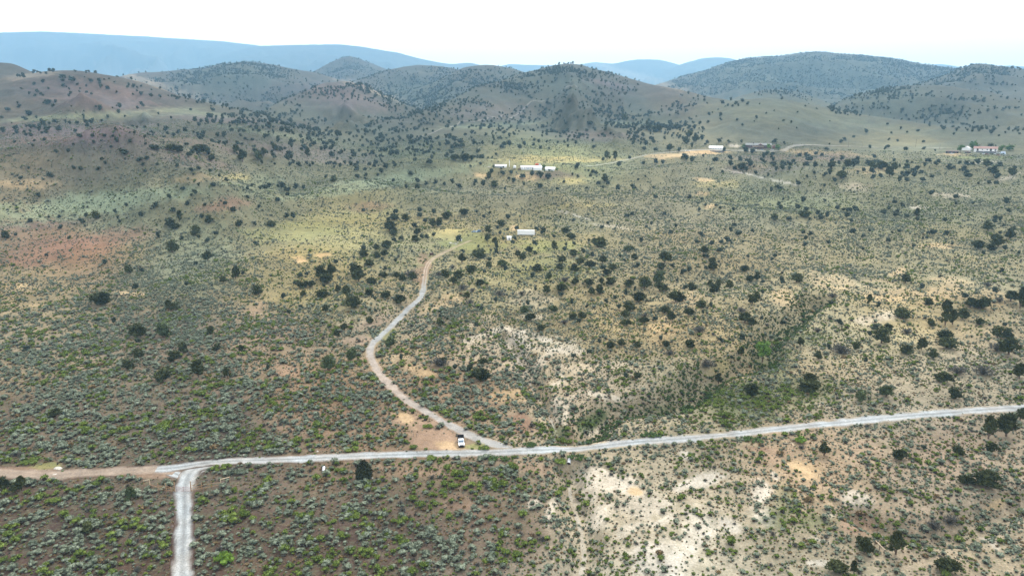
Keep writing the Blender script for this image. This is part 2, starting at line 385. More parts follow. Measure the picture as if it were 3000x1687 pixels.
# u, v, half width, half height, tilt (degrees, rising to the right is positive), kind, strength, change of brush cover, change of green share
PATCH = [
 (470,252,170,9,-17,'pale',.35,-.1,0),(90,222,90,8,8,'pale',.3,-.1,0),(1120,276,130,9,-18,'pale',.40,-.1,0),(1860,222,170,10,-16,'pale',.35,-.1,0),(2300,330,260,36,-4,'sage',.14,0,0),(2700,385,250,14,-6,'sage',.12,0,0),(230,340,230,9,4,'sage',.5,0,0),(560,330,140,8,-6,'sage',.4,0,0),(540,436,110,5,-10,'sage',.5,0,0),(800,392,180,8,-8,'sage',.35,0,0),(1440,368,160,7,3,'sage',.4,0,0),(1860,362,110,6,0,'sage',.4,0,0),  # lighter crests: pale soil and brush, plus painted light on the ridge tops
 (180,395,230,28,3,'purple',.6,0,0),(280,285,200,40,-8,'purple',.45,0,0),(1050,300,120,26,-10,'purple',.5,0,0),(1450,330,130,30,0,'purple',.35,0,0),(700,355,180,14,-4,'purple',.4,0,0),(600,480,130,14,-10,'purple',.5,0,0),(1750,400,120,14,0,'purple',.4,0,0),(120,655,220,14,6,'purple',.4,0,0),(900,450,220,24,-6,'purple',.5,0,0),(2300,462,170,12,0,'purple',.5,0,0),  # darker faces: purple soil, plus painted shade on the slopes below crests
 (2620,300,150,40,-6,'wooded',.75,.2,0),(2300,215,330,50,0,'wooded',.55,.2,0),(1240,275,110,45,0,'wooded',.6,.2,0),(640,240,150,40,0,'wooded',.5,.2,0),(1600,235,130,35,-10,'wooded',.5,.2,0),(830,330,120,30,0,'wooded',.5,.2,0),(1900,320,110,45,-10,'wooded',.4,.2,0),(1100,390,160,18,0,'wooded',.5,.2,0),(500,440,200,40,0,'purple',.35,.1,0),(1340,440,90,20,0,'wooded',.4,.2,0),
 (1530,1040,150,75,0,'pale',.62,-.2,0),(1690,1180,90,30,0,'pale',.4,-.1,0),(1000,640,160,20,4,'grass',.14,-.2,0),(1700,700,250,30,0,'gold',.12,-.1,0),(2300,600,250,30,-3,'grass',.25,-.05,0),(600,1180,130,30,0,'dirt',.3,-.2,0),(850,1250,90,18,0,'dirt',.3,-.2,0),
 (1420,985,60,10,20,'chalk',.7,-.3,0),(1600,985,40,8,-10,'chalk',.6,-.3,0),(1585,1065,18,50,-25,'chalk',.7,-.3,0),(1480,1075,30,12,10,'pale',.7,-.3,0),(1630,1110,16,50,-30,'chalk',.7,-.3,0),(1400,940,50,12,10,'pale',.6,-.25,0),
 (1700,1085,60,20,10,'pale',.5,-.2,0),(1560,930,50,12,0,'pale',.6,-.25,0),(1350,1060,60,14,0,'pale',.5,-.2,0),(1240,1080,50,14,-10,'tan',.5,-.25,0),(1480,1160,60,16,0,'tan',.5,-.25,0),(1790,1070,50,14,10,'pale',.5,-.2,0),
 (1850,1560,50,12,30,'chalk',.7,-.3,0),(1930,1530,40,10,30,'chalk',.7,-.3,0),(1880,1620,50,14,20,'chalk',.7,-.3,0),(1820,1430,60,12,10,'chalk',.6,-.3,0),(1700,1340,30,8,0,'pale',.6,-.3,0),
 (1510,1000,55,28,0,'chalk',.85,-.35,0),(1530,1070,32,45,0,'chalk',.75,-.35,0),(1665,1010,50,22,15,'chalk',.6,-.25,0),(1440,1020,70,40,0,'pale',.6,-.15,0),
 (1755,1155,50,10,0,'chalk',.9,-.4,0),(1625,1188,20,22,0,'chalk',.9,-.5,0),(1665,1215,28,42,-20,'chalk',.8,-.5,0),(1830,1205,60,10,0,'pale',.7,-.3,0),
 (1760,1255,40,14,10,'chalk',.7,-.4,0),(1770,1400,80,36,0,'chalk',.9,-.45,0),(1715,1450,40,50,0,'chalk',.8,-.4,0),(1760,1525,50,42,0,'chalk',.9,-.45,0),
 (1550,1464,26,9,0,'chalk',.9,-.5,0),(1612,1480,16,45,-12,'chalk',.85,-.4,0),(1950,1640,75,60,0,'chalk',.9,-.3,0),(2045,1408,60,22,8,'chalk',.95,-.5,0),
 (2200,1438,38,34,-30,'chalk',.9,-.5,0),(2245,1503,46,26,-15,'chalk',.9,-.5,0),(2140,1538,40,26,-10,'chalk',.9,-.5,0),(2520,1468,32,24,-35,'chalk',.9,-.5,0),
 (2272,1392,13,13,0,'chalk',.9,-.5,0),(2470,1505,20,13,0,'chalk',.8,-.5,0),(2010,1326,34,13,0,'chalk',.95,-.6,0),(2895,1590,16,22,30,'chalk',.8,-.5,0),
 (2400,1662,40,16,0,'chalk',.85,-.4,0),(2415,1580,26,11,0,'chalk',.8,-.4,0),(2030,1580,50,90,0,'chalk',.75,-.25,0),(1900,1480,60,40,0,'chalk',.7,-.3,0),
 (2600,925,70,20,4,'chalk',.8,-.4,0),(2540,940,40,20,0,'pale',.8,-.3,0),(2175,508,60,3.5,-14,'chalk',.7,-.3,0),(2300,535,40,3,-12,'chalk',.6,-.3,0),
 (2500,547,50,12,0,'pale',.6,-.3,0),(2690,609,26,6,0,'chalk',.7,-.3,0),(2785,570,55,8,0,'pale',.7,-.3,0),(1680,633,50,4,-12,'chalk',.6,-.3,0),
 (1800,664,50,5,-10,'pale',.6,-.3,0),(1080,606,70,14,4,'red',.5,-.2,0),(2055,567,30,5,0,'tan',.7,-.4,0),(2085,607,12,8,0,'tan',.8,-.4,0),
 (2065,527,28,5,0,'tan',.9,-.4,0),(2090,540,70,12,0,'gold',.45,-.2,0),
 (1530,1235,45,36,0,'red',.8,-.25,0),(1480,1260,30,14,0,'red',.5,-.2,0),(120,735,150,30,8,'red',.75,-.1,0),(310,705,150,26,9,'red',.75,-.1,0),(60,765,90,12,0,'red',.7,-.1,0),
 (655,600,75,20,8,'red',.75,-.2,0),(2240,1309,45,10,0,'red',.7,-.3,0),(1236,790,20,48,-10,'red',.6,-.4,0),(1590,745,90,12,0,'brown',.0,0,0),
 (877,761,24,8,6,'tan',.95,-.6,0),(950,746,30,7,6,'tan',.95,-.6,0),(370,862,42,9,-4,'tan',.85,-.45,0),(70,838,40,10,0,'tan',.7,-.3,0),(120,890,30,6,0,'tan',.5,-.2,0),
 (1620,468,140,11,0,'gold',.75,-.2,0),(1760,470,70,6,4,'gold',.5,-.2,0),(1980,455,90,8,3,'tan',.7,-.6,0),(2060,446,60,5,0,'tan',.8,-.6,0),
 (2305,875,36,28,-30,'tan',.7,-.35,0),(2450,825,75,20,-8,'tan',.6,-.3,0),(2620,862,95,20,0,'tan',.55,-.3,0),(2765,845,70,30,12,'tan',.6,-.35,0),(2640,797,22,12,0,'tan',.8,-.4,0),
 (2560,825,60,10,0,'tan',.5,-.2,0),(2740,720,70,6,2,'tan',.6,-.3,0),(2900,870,60,30,0,'tan',.4,-.2,0),
 (2010,880,60,30,0,'tan',.5,-.25,0),(1950,960,40,40,0,'tan',.5,-.25,0),(1560,880,60,30,0,'pale',.4,-.2,0),(2160,1110,45,18,25,'tan',.6,-.3,0),(2110,1075,40,20,25,'gold',.5,-.2,0),
 (1285,1290,75,36,0,'dirt',.9,-.75,0),(1225,1255,60,30,-20,'dirt',.6,-.3,0),(1180,1225,60,16,-35,'tan',.6,-.5,0),(1330,1310,40,14,0,'tan',.55,-.6,0),
 (90,1388,130,14,-2,'dirt',.55,-.7,0),(440,1392,70,12,0,'dirt',.7,-.7,0),(160,1374,60,10,0,'grass',.6,-.5,0),(1415,1312,36,8,0,'grass',.7,-.3,0),
 (1085,940,60,14,20,'dirt',.6,-.4,0),(1050,1000,40,14,0,'dirt',.6,-.4,0),(860,1080,45,16,0,'dirt',.6,-.4,0),(760,905,30,18,0,'dirt',.5,-.4,0),(1300,890,70,14,20,'tan',.5,-.3,0),
 (1380,712,110,30,0,'grass',.6,-.5,0),(1310,690,50,16,0,'gold',.7,-.4,0),(1600,720,90,20,0,'grass',.6,-.2,.1),(900,715,190,40,4,'gold',.2,-.3,0),(860,680,150,25,4,'grass',.3,-.25,0),
 (1600,790,120,30,0,'grass',.4,0,.1),(1130,980,40,20,0,'grass',.5,-.1,.2),(1335,722,14,8,0,'chalk',.0,0,0),(1500,668,12,6,0,'tan',.8,-.4,0),
 (240,602,330,30,7,'sage',.75,-.18,0),(1150,528,290,18,9,'sage',.65,-.18,0),(1010,560,200,10,8,'sage',.5,.2,0),(420,335,200,12,6,'sage',.25,.2,0),(1700,605,120,5,3,'gold',.6,0,0),  # pale ridges: sage and grass cover, brightened to paint their top light
 (560,760,130,120,0,'sage',.35,.15,-.1),(760,545,80,40,0,'sage',.4,.1,-.1),
 (2180,1180,110,60,0,'lush',.55,.3,.3),(2330,1150,110,50,0,'lush',.45,.2,.3),(2260,1060,60,50,0,'lush',.4,.3,.2),(2300,1490,70,60,0,'lush',.5,.2,.3),(2420,1520,70,32,0,'lush',.5,.2,.3),
 (1740,1230,16,34,-35,'lush',.9,.3,.5),(1650,1255,24,20,0,'lush',.6,.3,.4),(1900,1195,90,9,3,'lush',.7,.3,.4),(2360,985,70,20,0,'lush',.4,.2,.2),
 (1690,1240,10,60,-8,'brown',.4,0,0),(2300,1320,60,25,0,'dirt',.5,-.3,0),(2560,1315,60,30,0,'dirt',.35,-.2,0),(2380,1370,45,30,-20,'tan',.6,-.3,0),(2770,1340,40,35,0,'dirt',.4,-.2,0),
 (1330,1480,60,30,0,'dirt',.4,-.3,0),(1200,1380,130,14,0,'dirt',.5,-.2,0),(1560,1375,70,18,0,'dirt',.6,-.3,0),(1730,1330,22,7,0,'gold',.9,-.6,0),(2540,1540,30,22,-35,'dirt',.8,-.4,0),
 (2930,1480,50,16,30,'tan',.7,-.4,0),(1870,1430,16,12,0,'tan',.8,-.4,0),(1340,1520,90,60,0,'brown',.3,0,0),
 (1630,512,70,14,0,'purple',.6,-.2,0),(1680,530,40,14,0,'gold',.6,-.3,0),(1540,520,40,10,0,'tan',.6,-.4,0),(1410,515,25,8,0,'tan',.6,-.4,0),
 (330,270,120,24,-14,'red',.22,-.1,0),(60,380,90,20,0,'purple',.5,0,0),(330,400,150,30,0,'purple',.45,0,0),(1000,260,90,20,0,'purple',.4,0,0),(1780,245,60,8,-10,'purple',.5,-.2,0),
 (560,525,70,12,0,'tan',.35,-.3,0),(700,518,50,10,0,'gold',.5,-.3,0),(80,540,90,16,0,'tan',.4,-.2,0),(1960,300,80,40,-20,'brown',.25,0,0),
 (2420,450,120,8,-4,'tan',.4,-.2,0),(2860,462,90,5,0,'grass',.6,-.3,0),(2790,452,40,5,0,'tan',.7,-.4,0),(2880,477,50,2.5,3,'chalk',.7,-.4,0),(2150,427,16,4,0,'chalk',.6,-.9,0),(2450,462,60,10,0,'purple',.5,0,0),
 (2230,495,120,16,0,'purple',.4,0,0),(2560,500,60,12,0,'tan',.35,-.2,0),(2950,520,50,8,14,'chalk',.5,-.3,0),
]
ALB = .80                    # measured sunlit tones -> real-world soil reflectance
CTRL = [(c[0], c[1], c[2] * ALB, c[3] * ALB, c[4] * ALB, c[5], c[6]) for c in CTRL]
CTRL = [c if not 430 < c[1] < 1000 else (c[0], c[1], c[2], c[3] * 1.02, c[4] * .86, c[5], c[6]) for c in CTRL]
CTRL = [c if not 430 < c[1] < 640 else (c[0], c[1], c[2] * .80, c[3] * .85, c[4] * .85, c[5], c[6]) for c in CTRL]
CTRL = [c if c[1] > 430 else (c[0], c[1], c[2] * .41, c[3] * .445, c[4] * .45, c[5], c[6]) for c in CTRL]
KIND = {k: tuple(c * ALB for c in v) for k, v in KIND.items()}
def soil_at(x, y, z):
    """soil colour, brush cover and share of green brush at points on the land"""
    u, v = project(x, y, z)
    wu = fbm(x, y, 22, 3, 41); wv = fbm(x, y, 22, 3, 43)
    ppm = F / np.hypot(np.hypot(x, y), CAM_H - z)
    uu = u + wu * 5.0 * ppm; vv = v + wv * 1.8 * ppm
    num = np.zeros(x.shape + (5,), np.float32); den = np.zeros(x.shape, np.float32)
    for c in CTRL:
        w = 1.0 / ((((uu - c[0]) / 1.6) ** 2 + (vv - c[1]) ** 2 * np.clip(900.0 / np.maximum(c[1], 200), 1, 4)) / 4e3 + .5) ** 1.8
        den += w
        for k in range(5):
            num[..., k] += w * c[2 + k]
    num /= den[..., None]
    n3 = fbm(x, y, 9, 4, 47, .75)
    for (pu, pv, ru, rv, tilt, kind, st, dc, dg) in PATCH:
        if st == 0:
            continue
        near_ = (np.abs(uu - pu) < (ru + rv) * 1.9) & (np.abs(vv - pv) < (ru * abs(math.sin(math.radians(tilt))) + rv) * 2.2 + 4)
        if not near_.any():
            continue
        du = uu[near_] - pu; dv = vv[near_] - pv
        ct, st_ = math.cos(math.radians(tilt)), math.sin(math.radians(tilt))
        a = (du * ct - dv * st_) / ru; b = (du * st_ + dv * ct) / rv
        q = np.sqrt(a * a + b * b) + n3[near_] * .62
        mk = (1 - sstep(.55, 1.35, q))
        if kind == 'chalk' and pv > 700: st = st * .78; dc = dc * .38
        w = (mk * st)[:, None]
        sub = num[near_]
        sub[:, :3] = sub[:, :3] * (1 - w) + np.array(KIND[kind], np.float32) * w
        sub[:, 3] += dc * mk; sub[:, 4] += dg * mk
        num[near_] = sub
    big = fbm(x, y, 120, 3, 45); mid = fbm(x, y, 16, 3, 46)
    num[..., :3] *= (1 + .14 * big + .20 * mid)[..., None]
    # ground on steep cuts of the washes is bare and pale, and soil is warmer on some slopes
    warm = fbm(x, y, 70, 2, 49)
    num[..., 0] *= 1 + .07 * warm; num[..., 2] *= 1 - .09 * warm
    hol = hollow_at(x, y) * sstep(420, 800, np.hypot(x, y))
    num[..., 3] += .15 * np.clip(hol, -1, 1)
    num[..., 3] = np.clip(num[..., 3], .02, 1); num[..., 4] = np.clip(num[..., 4], 0, .95)
    return num

# ------------------------------------------------------------------ materials
def nodes_of(name, rough=.9, spec=.15):
    mt = bpy.data.materials.new(name)
    mt.use_nodes = True
    nt = mt.node_tree
    b = nt.nodes['Principled BSDF']
    b.inputs['Roughness'].default_value = rough
    b.inputs['Specular IOR Level'].default_value = spec
    return mt, nt, b

def mat_plain(name, col, rough=.6, spec=.3, metal=0.0, vary=.12, scale=3.0, dirt=None):
    mt, nt, b = nodes_of(name, rough, spec)
    b.inputs['Metallic'].default_value = metal
    tc = nt.nodes.new('ShaderNodeTexCoord')
    no = nt.nodes.new('ShaderNodeTexNoise'); no.inputs['Scale'].default_value = scale; no.inputs['Detail'].default_value = 5
    nt.links.new(tc.outputs['Object'], no.inputs['Vector'])
    rp = nt.nodes.new('ShaderNodeValToRGB')
    lo = tuple(max(0, c * (1 - vary)) for c in col) if dirt is None else dirt
    hi = tuple(min(1, c * (1 + vary * .5)) for c in col)
    rp.color_ramp.elements[0].position = .32; rp.color_ramp.elements[0].color = (*lo, 1)
    rp.color_ramp.elements[1].position = .62; rp.color_ramp.elements[1].color = (*hi, 1)
    nt.links.new(no.outputs['Fac'], rp.inputs['Fac'])
    nt.links.new(rp.outputs['Color'], b.inputs['Base Color'])
    return mt

def mat_ground(name, road=False):
    mt, nt, b = nodes_of(name, .95, .05)
    N, Lk = nt.nodes, nt.links
    at = N.new('ShaderNodeAttribute'); at.attribute_name = 'soil'
    tc = N.new('ShaderNodeTexCoord')
    def noise(scale, detail=4, rough=.6):
        n = N.new('ShaderNodeTexNoise'); n.inputs['Scale'].default_value = scale
        n.inputs['Detail'].default_value = detail; n.inputs['Roughness'].default_value = rough
        Lk.new(tc.outputs['Object'], n.inputs['Vector']); return n.outputs['Fac']
    def mapr(sock, a, c_, lo, hi):
        n = N.new('ShaderNodeMapRange'); n.inputs[1].default_value = a; n.inputs[2].default_value = c_
        n.inputs[3].default_value = lo; n.inputs[4].default_value = hi
        Lk.new(sock, n.inputs[0]); return n.outputs[0]
    def mul(a, bb):
        n = N.new('ShaderNodeMath'); n.operation = 'MULTIPLY'; Lk.new(a, n.inputs[0])
        if hasattr(bb, 'links'): Lk.new(bb, n.inputs[1])
        else: n.inputs[1].default_value = bb
        return n.outputs[0]
    def mixc(fac, a, c_):
        n = N.new('ShaderNodeMix'); n.data_type = 'RGBA'
        Lk.new(fac, n.inputs[0])
        for sck, val in ((6, a), (7, c_)):
            if hasattr(val, 'links'): Lk.new(val, n.inputs[sck])
            else: n.inputs[sck].default_value = (*val, 1)
        return n.outputs[2]
    fine_n = noise(1.6 if not road else 2.2, 5, .7)
    pat = noise(.22, 5, .65)
    fac = mul(mapr(fine_n, .25, .75, .60, 1.40), mapr(pat, .3, .7, .78, 1.22))
    vm = N.new('ShaderNodeVectorMath'); vm.operation = 'SCALE'
    Lk.new(at.outputs['Color'], vm.inputs[0]); Lk.new(fac, vm.inputs['Scale'])
    col = vm.outputs[0]
    if not road:
        ac = N.new('ShaderNodeAttribute'); ac.attribute_name = 'cover'
        # low grass and seedling brush between the shrubs, and the brush too small to build far off
        sp = noise(.55, 3, .75)
        sp2 = noise(2.4, 2, .6)
        m1 = mul(mapr(sp, .46, .60, 0, 1), mul(ac.outputs['Fac'], .55))
        tint = mixc(mapr(noise(.05, 3), .35, .65, 0, 1), (.085, .098, .062), (.135, .140, .080))
        col = mixc(m1, col, tint)
        m2 = mul(mapr(sp2, .58, .68, 0, 1), mul(ac.outputs['Fac'], .55))
        col = mixc(m2, col, (.040, .043, .030))
        m3 = mul(mapr(noise(1.1, 3, .7), .60, .70, 0, 1), .35)
        col = mixc(m3, col, (.235, .19, .115))
    Lk.new(col, b.inputs['Base Color'])
    bp = N.new('ShaderNodeBump'); bp.inputs['Strength'].default_value = .55 if not road else .3; bp.inputs['Distance'].default_value = .35 if not road else .06
    Lk.new(noise(1.1, 6, .7), bp.inputs['Height']); Lk.new(bp.outputs['Normal'], b.inputs['Normal'])
    return mt

def mat_leaf(name, dark, light, rough=.85, scale=.9):
    """leaf colour that changes from plant to plant and from clump to clump"""
    mt, nt, b = nodes_of(name, rough, .12)
    N, Lk = nt.nodes, nt.links
    oi = N.new('ShaderNodeObjectInfo'); tc = N.new('ShaderNodeTexCoord')
    no = N.new('ShaderNodeTexNoise'); no.inputs['Scale'].default_value = scale; no.inputs['Detail'].default_value = 3
    Lk.new(tc.outputs['Object'], no.inputs['Vector'])
    ad = N.new('ShaderNodeMath'); ad.operation = 'MULTIPLY_ADD'; ad.inputs[1].default_value = .55
    mr = N.new('ShaderNodeMapRange'); mr.inputs[1].default_value = .3; mr.inputs[2].default_value = .7; mr.inputs[3].default_value = 0; mr.inputs[4].default_value = .5
    Lk.new(no.outputs['Fac'], mr.inputs[0])
    Lk.new(oi.outputs['Random'], ad.inputs[0]); Lk.new(mr.outputs[0], ad.inputs[2])
    mx = N.new('ShaderNodeMix'); mx.data_type = 'RGBA'
    mx.inputs[6].default_value = (*dark, 1); mx.inputs[7].default_value = (*light, 1)
    Lk.new(ad.outputs[0], mx.inputs[0]); Lk.new(mx.outputs[2], b.inputs['Base Color'])
    return mt

M = {}
M['ground'] = mat_ground('soil')
M['road'] = mat_ground('gravel', True)
M['sage'] = mat_leaf('sage_leaf', (.085,.105,.070), (.240,.272,.200))
M['rabbit'] = mat_leaf('rabbitbrush_leaf', (.070,.105,.024), (.175,.225,.050))
M['willow'] = mat_leaf('willow_leaf', (.042,.072,.024), (.085,.130,.040))
M['dry'] = mat_leaf('dry_grass', (.12,.078,.045), (.25,.19,.095))
M['juniper'] = mat_leaf('juniper_leaf', (.026,.032,.013), (.080,.090,.036))
M['juniper_far'] = mat_leaf('juniper_leaf_far', (.020,.029,.019), (.042,.055,.036))
M['grey_twig'] = mat_leaf('grey_twig', (.075,.072,.062), (.135,.130,.110))
M['twig'] = mat_plain('shrub_twig', (.045, .036, .030), .95, .05, scale=9, vary=.4)  # woody stems, also kept dark as shade under the leaf cap
M['cotton'] = mat_leaf('cottonwood_leaf', (.065,.125,.020), (.125,.215,.038))
M['garden'] = mat_leaf('garden_tree_leaf', (.04,.075,.022), (.075,.125,.035))
M['bark'] = mat_plain('bark', (.14,.10,.075), .95, .05, scale=8)
M['wood'] = mat_plain('weathered_wood', (.34,.22,.13), .9, .1, scale=6, vary=.35)
M['pale_wood'] = mat_plain('pale_peeled_wood', (.62,.50,.36), .85, .1, scale=6)
M['grey_wood'] = mat_plain('grey_wood', (.16,.13,.11), .9, .1, scale=6)
M['gate_red'] = mat_plain('red_brown_paint', (.27,.15,.15), .6, .3)
M['white'] = mat_plain('white_paint', (.80,.80,.79), .5, .4, vary=.05)
M['white_metal'] = mat_plain('white_roof_metal', (.82,.83,.84), .4, .5, vary=.05)
M['grey_roof'] = mat_plain('grey_shingle', (.21,.22,.215), .9, .1)
M['rust_roof'] = mat_plain('rust_brown_shingle', (.29,.19,.165), .9, .1)
M['brown_wall'] = mat_plain('brown_siding', (.12,.075,.07), .8, .2)
M['red_wall'] = mat_plain('red_brown_siding', (.20,.085,.075), .8, .2)
M['stone_wall'] = mat_plain('grey_block', (.16,.16,.17), .9, .1, vary=.4, scale=1.5)
M['glass'] = mat_plain('dark_glass', (.03,.045,.06), .1, .6)
M['shield'] = mat_plain('windshield_glass', (.10,.16,.22), .08, .8)
M['black'] = mat_plain('black_paint', (.018,.018,.022), .5, .4)
M['tyre'] = mat_plain('tyre_rubber', (.02,.02,.02), .9, .1)
M['steel'] = mat_plain('grey_steel', (.42,.43,.45), .4, .5, .6)
M['galv'] = mat_plain('galvanised_steel', (.52,.53,.55), .45, .5, .3)
M['truck_white'] = mat_plain('white_car_paint', (.78,.79,.80), .3, .5, vary=.04)
M['blue_paint'] = mat_plain('faded_blue_paint', (.16,.30,.48), .4, .5)
M['steel_blue'] = mat_plain('pale_blue_paint', (.30,.40,.52), .4, .5)
M['red_paint'] = mat_plain('orange_red_paint', (.55,.12,.06), .5, .4)
M['maroon'] = mat_plain('dull_red_paint', (.32,.12,.10), .5, .4)
M['rust'] = mat_plain('rusty_iron', (.10,.055,.045), .9, .2, vary=.5, scale=4)
M['lamp'] = mat_plain('lamp_glass', (.7,.7,.68), .15, .6)
M['rock'] = mat_plain('pale_rock', (.45,.42,.37), .95, .05, vary=.25)
M['dark_rock'] = mat_plain('dark_rock', (.16,.13,.12), .95, .05, vary=.3)
M['concrete'] = mat_plain('pale_concrete', (.56,.53,.48), .9, .1, vary=.2)
M['grey_tarp'] = mat_plain('blue_grey_tarp', (.36,.43,.52), .6, .3)
M['dry_brush'] = mat_plain('brown_brush', (.15,.085,.06), .95, .05, vary=.5, scale=2)

# ------------------------------------------------------------------ object helpers
def link_mesh(name, verts, faces, mat, parent=None, smooth=False):
    me = bpy.data.meshes.new(name)
    me.from_pydata([tuple(map(float, v)) for v in verts], [], [tuple(int(i) for i in f) for f in faces])
    if mat is not None: me.materials.append(mat)
    if smooth: me.polygons.foreach_set('use_smooth', [True] * len(me.polygons))
    me.update()
    ob = bpy.data.objects.new(name, me)
    COL.objects.link(ob)
    if parent is not None: ob.parent = parent
    return ob

class MB:
    """collects simple shapes and links them as one mesh"""
    def __init__(self): self.v = []; self.f = []
    def add(self, v, f):
        o = len(self.v); self.v += [tuple(p) for p in v]; self.f += [tuple(i + o for i in q) for q in f]; return self
    def box(self, c, s, rz=0.0, taper=1.0):
        cx, cy, cz = c; hx, hy, hz = s[0] / 2, s[1] / 2, s[2] / 2
        vs = []
        for sz in (-1, 1):
            k = taper if sz > 0 else 1
            for sx, sy in ((-1, -1), (1, -1), (1, 1), (-1, 1)):
                x, y = sx * hx * k, sy * hy * k
                vs.append((cx + x * math.cos(rz) - y * math.sin(rz), cy + x * math.sin(rz) + y * math.cos(rz), cz + sz * hz))
        return self.add(vs, [(3, 2, 1, 0), (4, 5, 6, 7), (0, 1, 5, 4), (1, 2, 6, 5), (2, 3, 7, 6), (3, 0, 4, 7)])
    def tube(self, p0, p1, r0, r1=None, seg=8, caps=True):
        r1 = r0 if r1 is None else r1
        a, b = Vector(p0), Vector(p1); d = (b - a).normalized()
        e1 = d.orthogonal().normalized(); e2 = d.cross(e1)
        vs = []
        for p, r in ((a, r0), (b, r1)):
            for i in range(seg):
                t = 2 * math.pi * i / seg
                vs.append(p + (e1 * math.cos(t) + e2 * math.sin(t)) * r)
        fs = [(i, (i + 1) % seg, seg + (i + 1) % seg, seg + i) for i in range(seg)]
        if caps: fs += [tuple(range(seg))[::-1], tuple(range(seg, 2 * seg))]
        return self.add(vs, fs)
    def prism(self, prof, x0, x1):
        """profile of (y, z) points swept along x"""
        n = len(prof)
        vs = [(x0, y, z) for y, z in prof] + [(x1, y, z) for y, z in prof]
        fs = [(i, (i + 1) % n, n + (i + 1) % n, n + i) for i in range(n)] + [tuple(range(n))[::-1], tuple(range(n, 2 * n))]
        return self.add(vs, fs)
    def build(self, name, mat, parent=None, bevel=0.0, smooth=False):
        ob = link_mesh(name, self.v, self.f, mat, parent, smooth)
        bm = bmesh.new(); bm.from_mesh(ob.data)
        bmesh.ops.recalc_face_normals(bm, faces=bm.faces)
        if bevel > 0:
            bmesh.ops.bevel(bm, geom=bm.edges[:], offset=bevel, segments=2, affect='EDGES', clamp_overlap=True)
        bm.to_mesh(ob.data); bm.free()
        return ob

def thing(name, label, cat, loc, rz=0.0, group=None, scale=None):
    o = bpy.data.objects.new(name, None)
    o.empty_display_size = .3
    COL.objects.link(o)
    o.location = loc; o.rotation_euler = (0, 0, rz)
    if scale is not None: o.scale = scale
    o['label'] = label; o['category'] = cat
    if group: o['group'] = group
    return o

def tag(o, label, cat, group=None):
    o['label'] = label; o['category'] = cat
    if group: o['group'] = group
    return o

def at(u, v, sink=0.0):
    x, y, z, r = hit(u, v)
    x, y = float(x[0]), float(y[0])
    z = float(gz(x, y))
    D = math.sqrt(x * x + y * y + (CAM_H - z) ** 2)
    return (x, y, z - sink), D / F          # point, metres per pixel of the 3000 px photograph

def facing(p):
    """rotation about z that turns local -Y towards the camera"""
    return -math.atan2(p[0], p[1])

# ------------------------------------------------------------------ ground, hills, mountains
def set_color(me, name, arr):
    a = me.attributes.new(name, 'FLOAT_COLOR', 'POINT')
    buf = np.ones((len(arr), 4), np.float32); buf[:, :3] = arr
    a.data.foreach_set('color', buf.ravel())
def set_float(me, name, arr):
    a = me.attributes.new(name, 'FLOAT', 'POINT'); a.data.foreach_set('value', np.ascontiguousarray(arr, np.float32))

def np_mesh(name, verts, quads):
    me = bpy.data.meshes.new(name)
    n, k = quads.shape
    me.vertices.add(len(verts)); me.vertices.foreach_set('co', verts.astype(np.float32).ravel())
    me.loops.add(n * k); me.loops.foreach_set('vertex_index', quads.astype(np.int32).ravel())
    me.polygons.add(n); me.polygons.foreach_set('loop_start', np.arange(0, n * k, k, dtype=np.int32))
    me.polygons.foreach_set('loop_total', np.full(n, k, np.int32))
    me.polygons.foreach_set('use_smooth', np.ones(n, bool))
    me.update(calc_edges=True)
    return me

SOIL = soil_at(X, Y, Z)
sky_fade = 1.0
V_all = np.stack([X, Y, Z], -1).reshape(-1, 3)
soil_f = SOIL.reshape(-1, 5)
ia = np.arange(NA)[:, None]; ir = np.arange(NR - 1)[None, :]
q = np.stack([ia * NR + ir, ia * NR + ir + 1, ((ia + 1) % NA) * NR + ir + 1, ((ia + 1) % NA) * NR + ir], -1)
fo = own[:, :-1]
q = q[..., ::-1].reshape(-1, 4); fo = fo.reshape(-1)
# every hill and mountain that has its own skyline is its own object; what lies below them all is the ground
is_ground = np.array([n == 'ground' for n in owners])
def emit(name, fsel):
    qq = q[fsel]
    used, inv = np.unique(qq, return_inverse=True)
    me = np_mesh(name, V_all[used], inv.reshape(-1, 4))
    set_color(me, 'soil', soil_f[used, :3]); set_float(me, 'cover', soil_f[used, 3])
    me.materials.append(M['ground'])
    ob = bpy.data.objects.new(name, me); COL.objects.link(ob)
    ob['kind'] = 'structure'
    return ob
gsel = is_ground[fo]
ground = emit('ground', gsel)
for i, n in enumerate(owners):
    if n != 'ground':
        s_ = fo == i
        if s_.sum() > 50: emit(n, s_)
# the land right under the drone
cv = [(0, 0, float(Z[:, 0].mean()))] + [tuple(V_all[i * NR]) for i in range(NA)]
cap = link_mesh('ground', cv, [(0, 1 + (i + 1) % NA, 1 + i) for i in range(NA)], M['ground'])
set_color(cap.data, 'soil', np.tile(np.array([[.11, .075, .058]]), (len(cv), 1))); set_float(cap.data, 'cover', np.full(len(cv), .6))
cap['kind'] = 'structure'

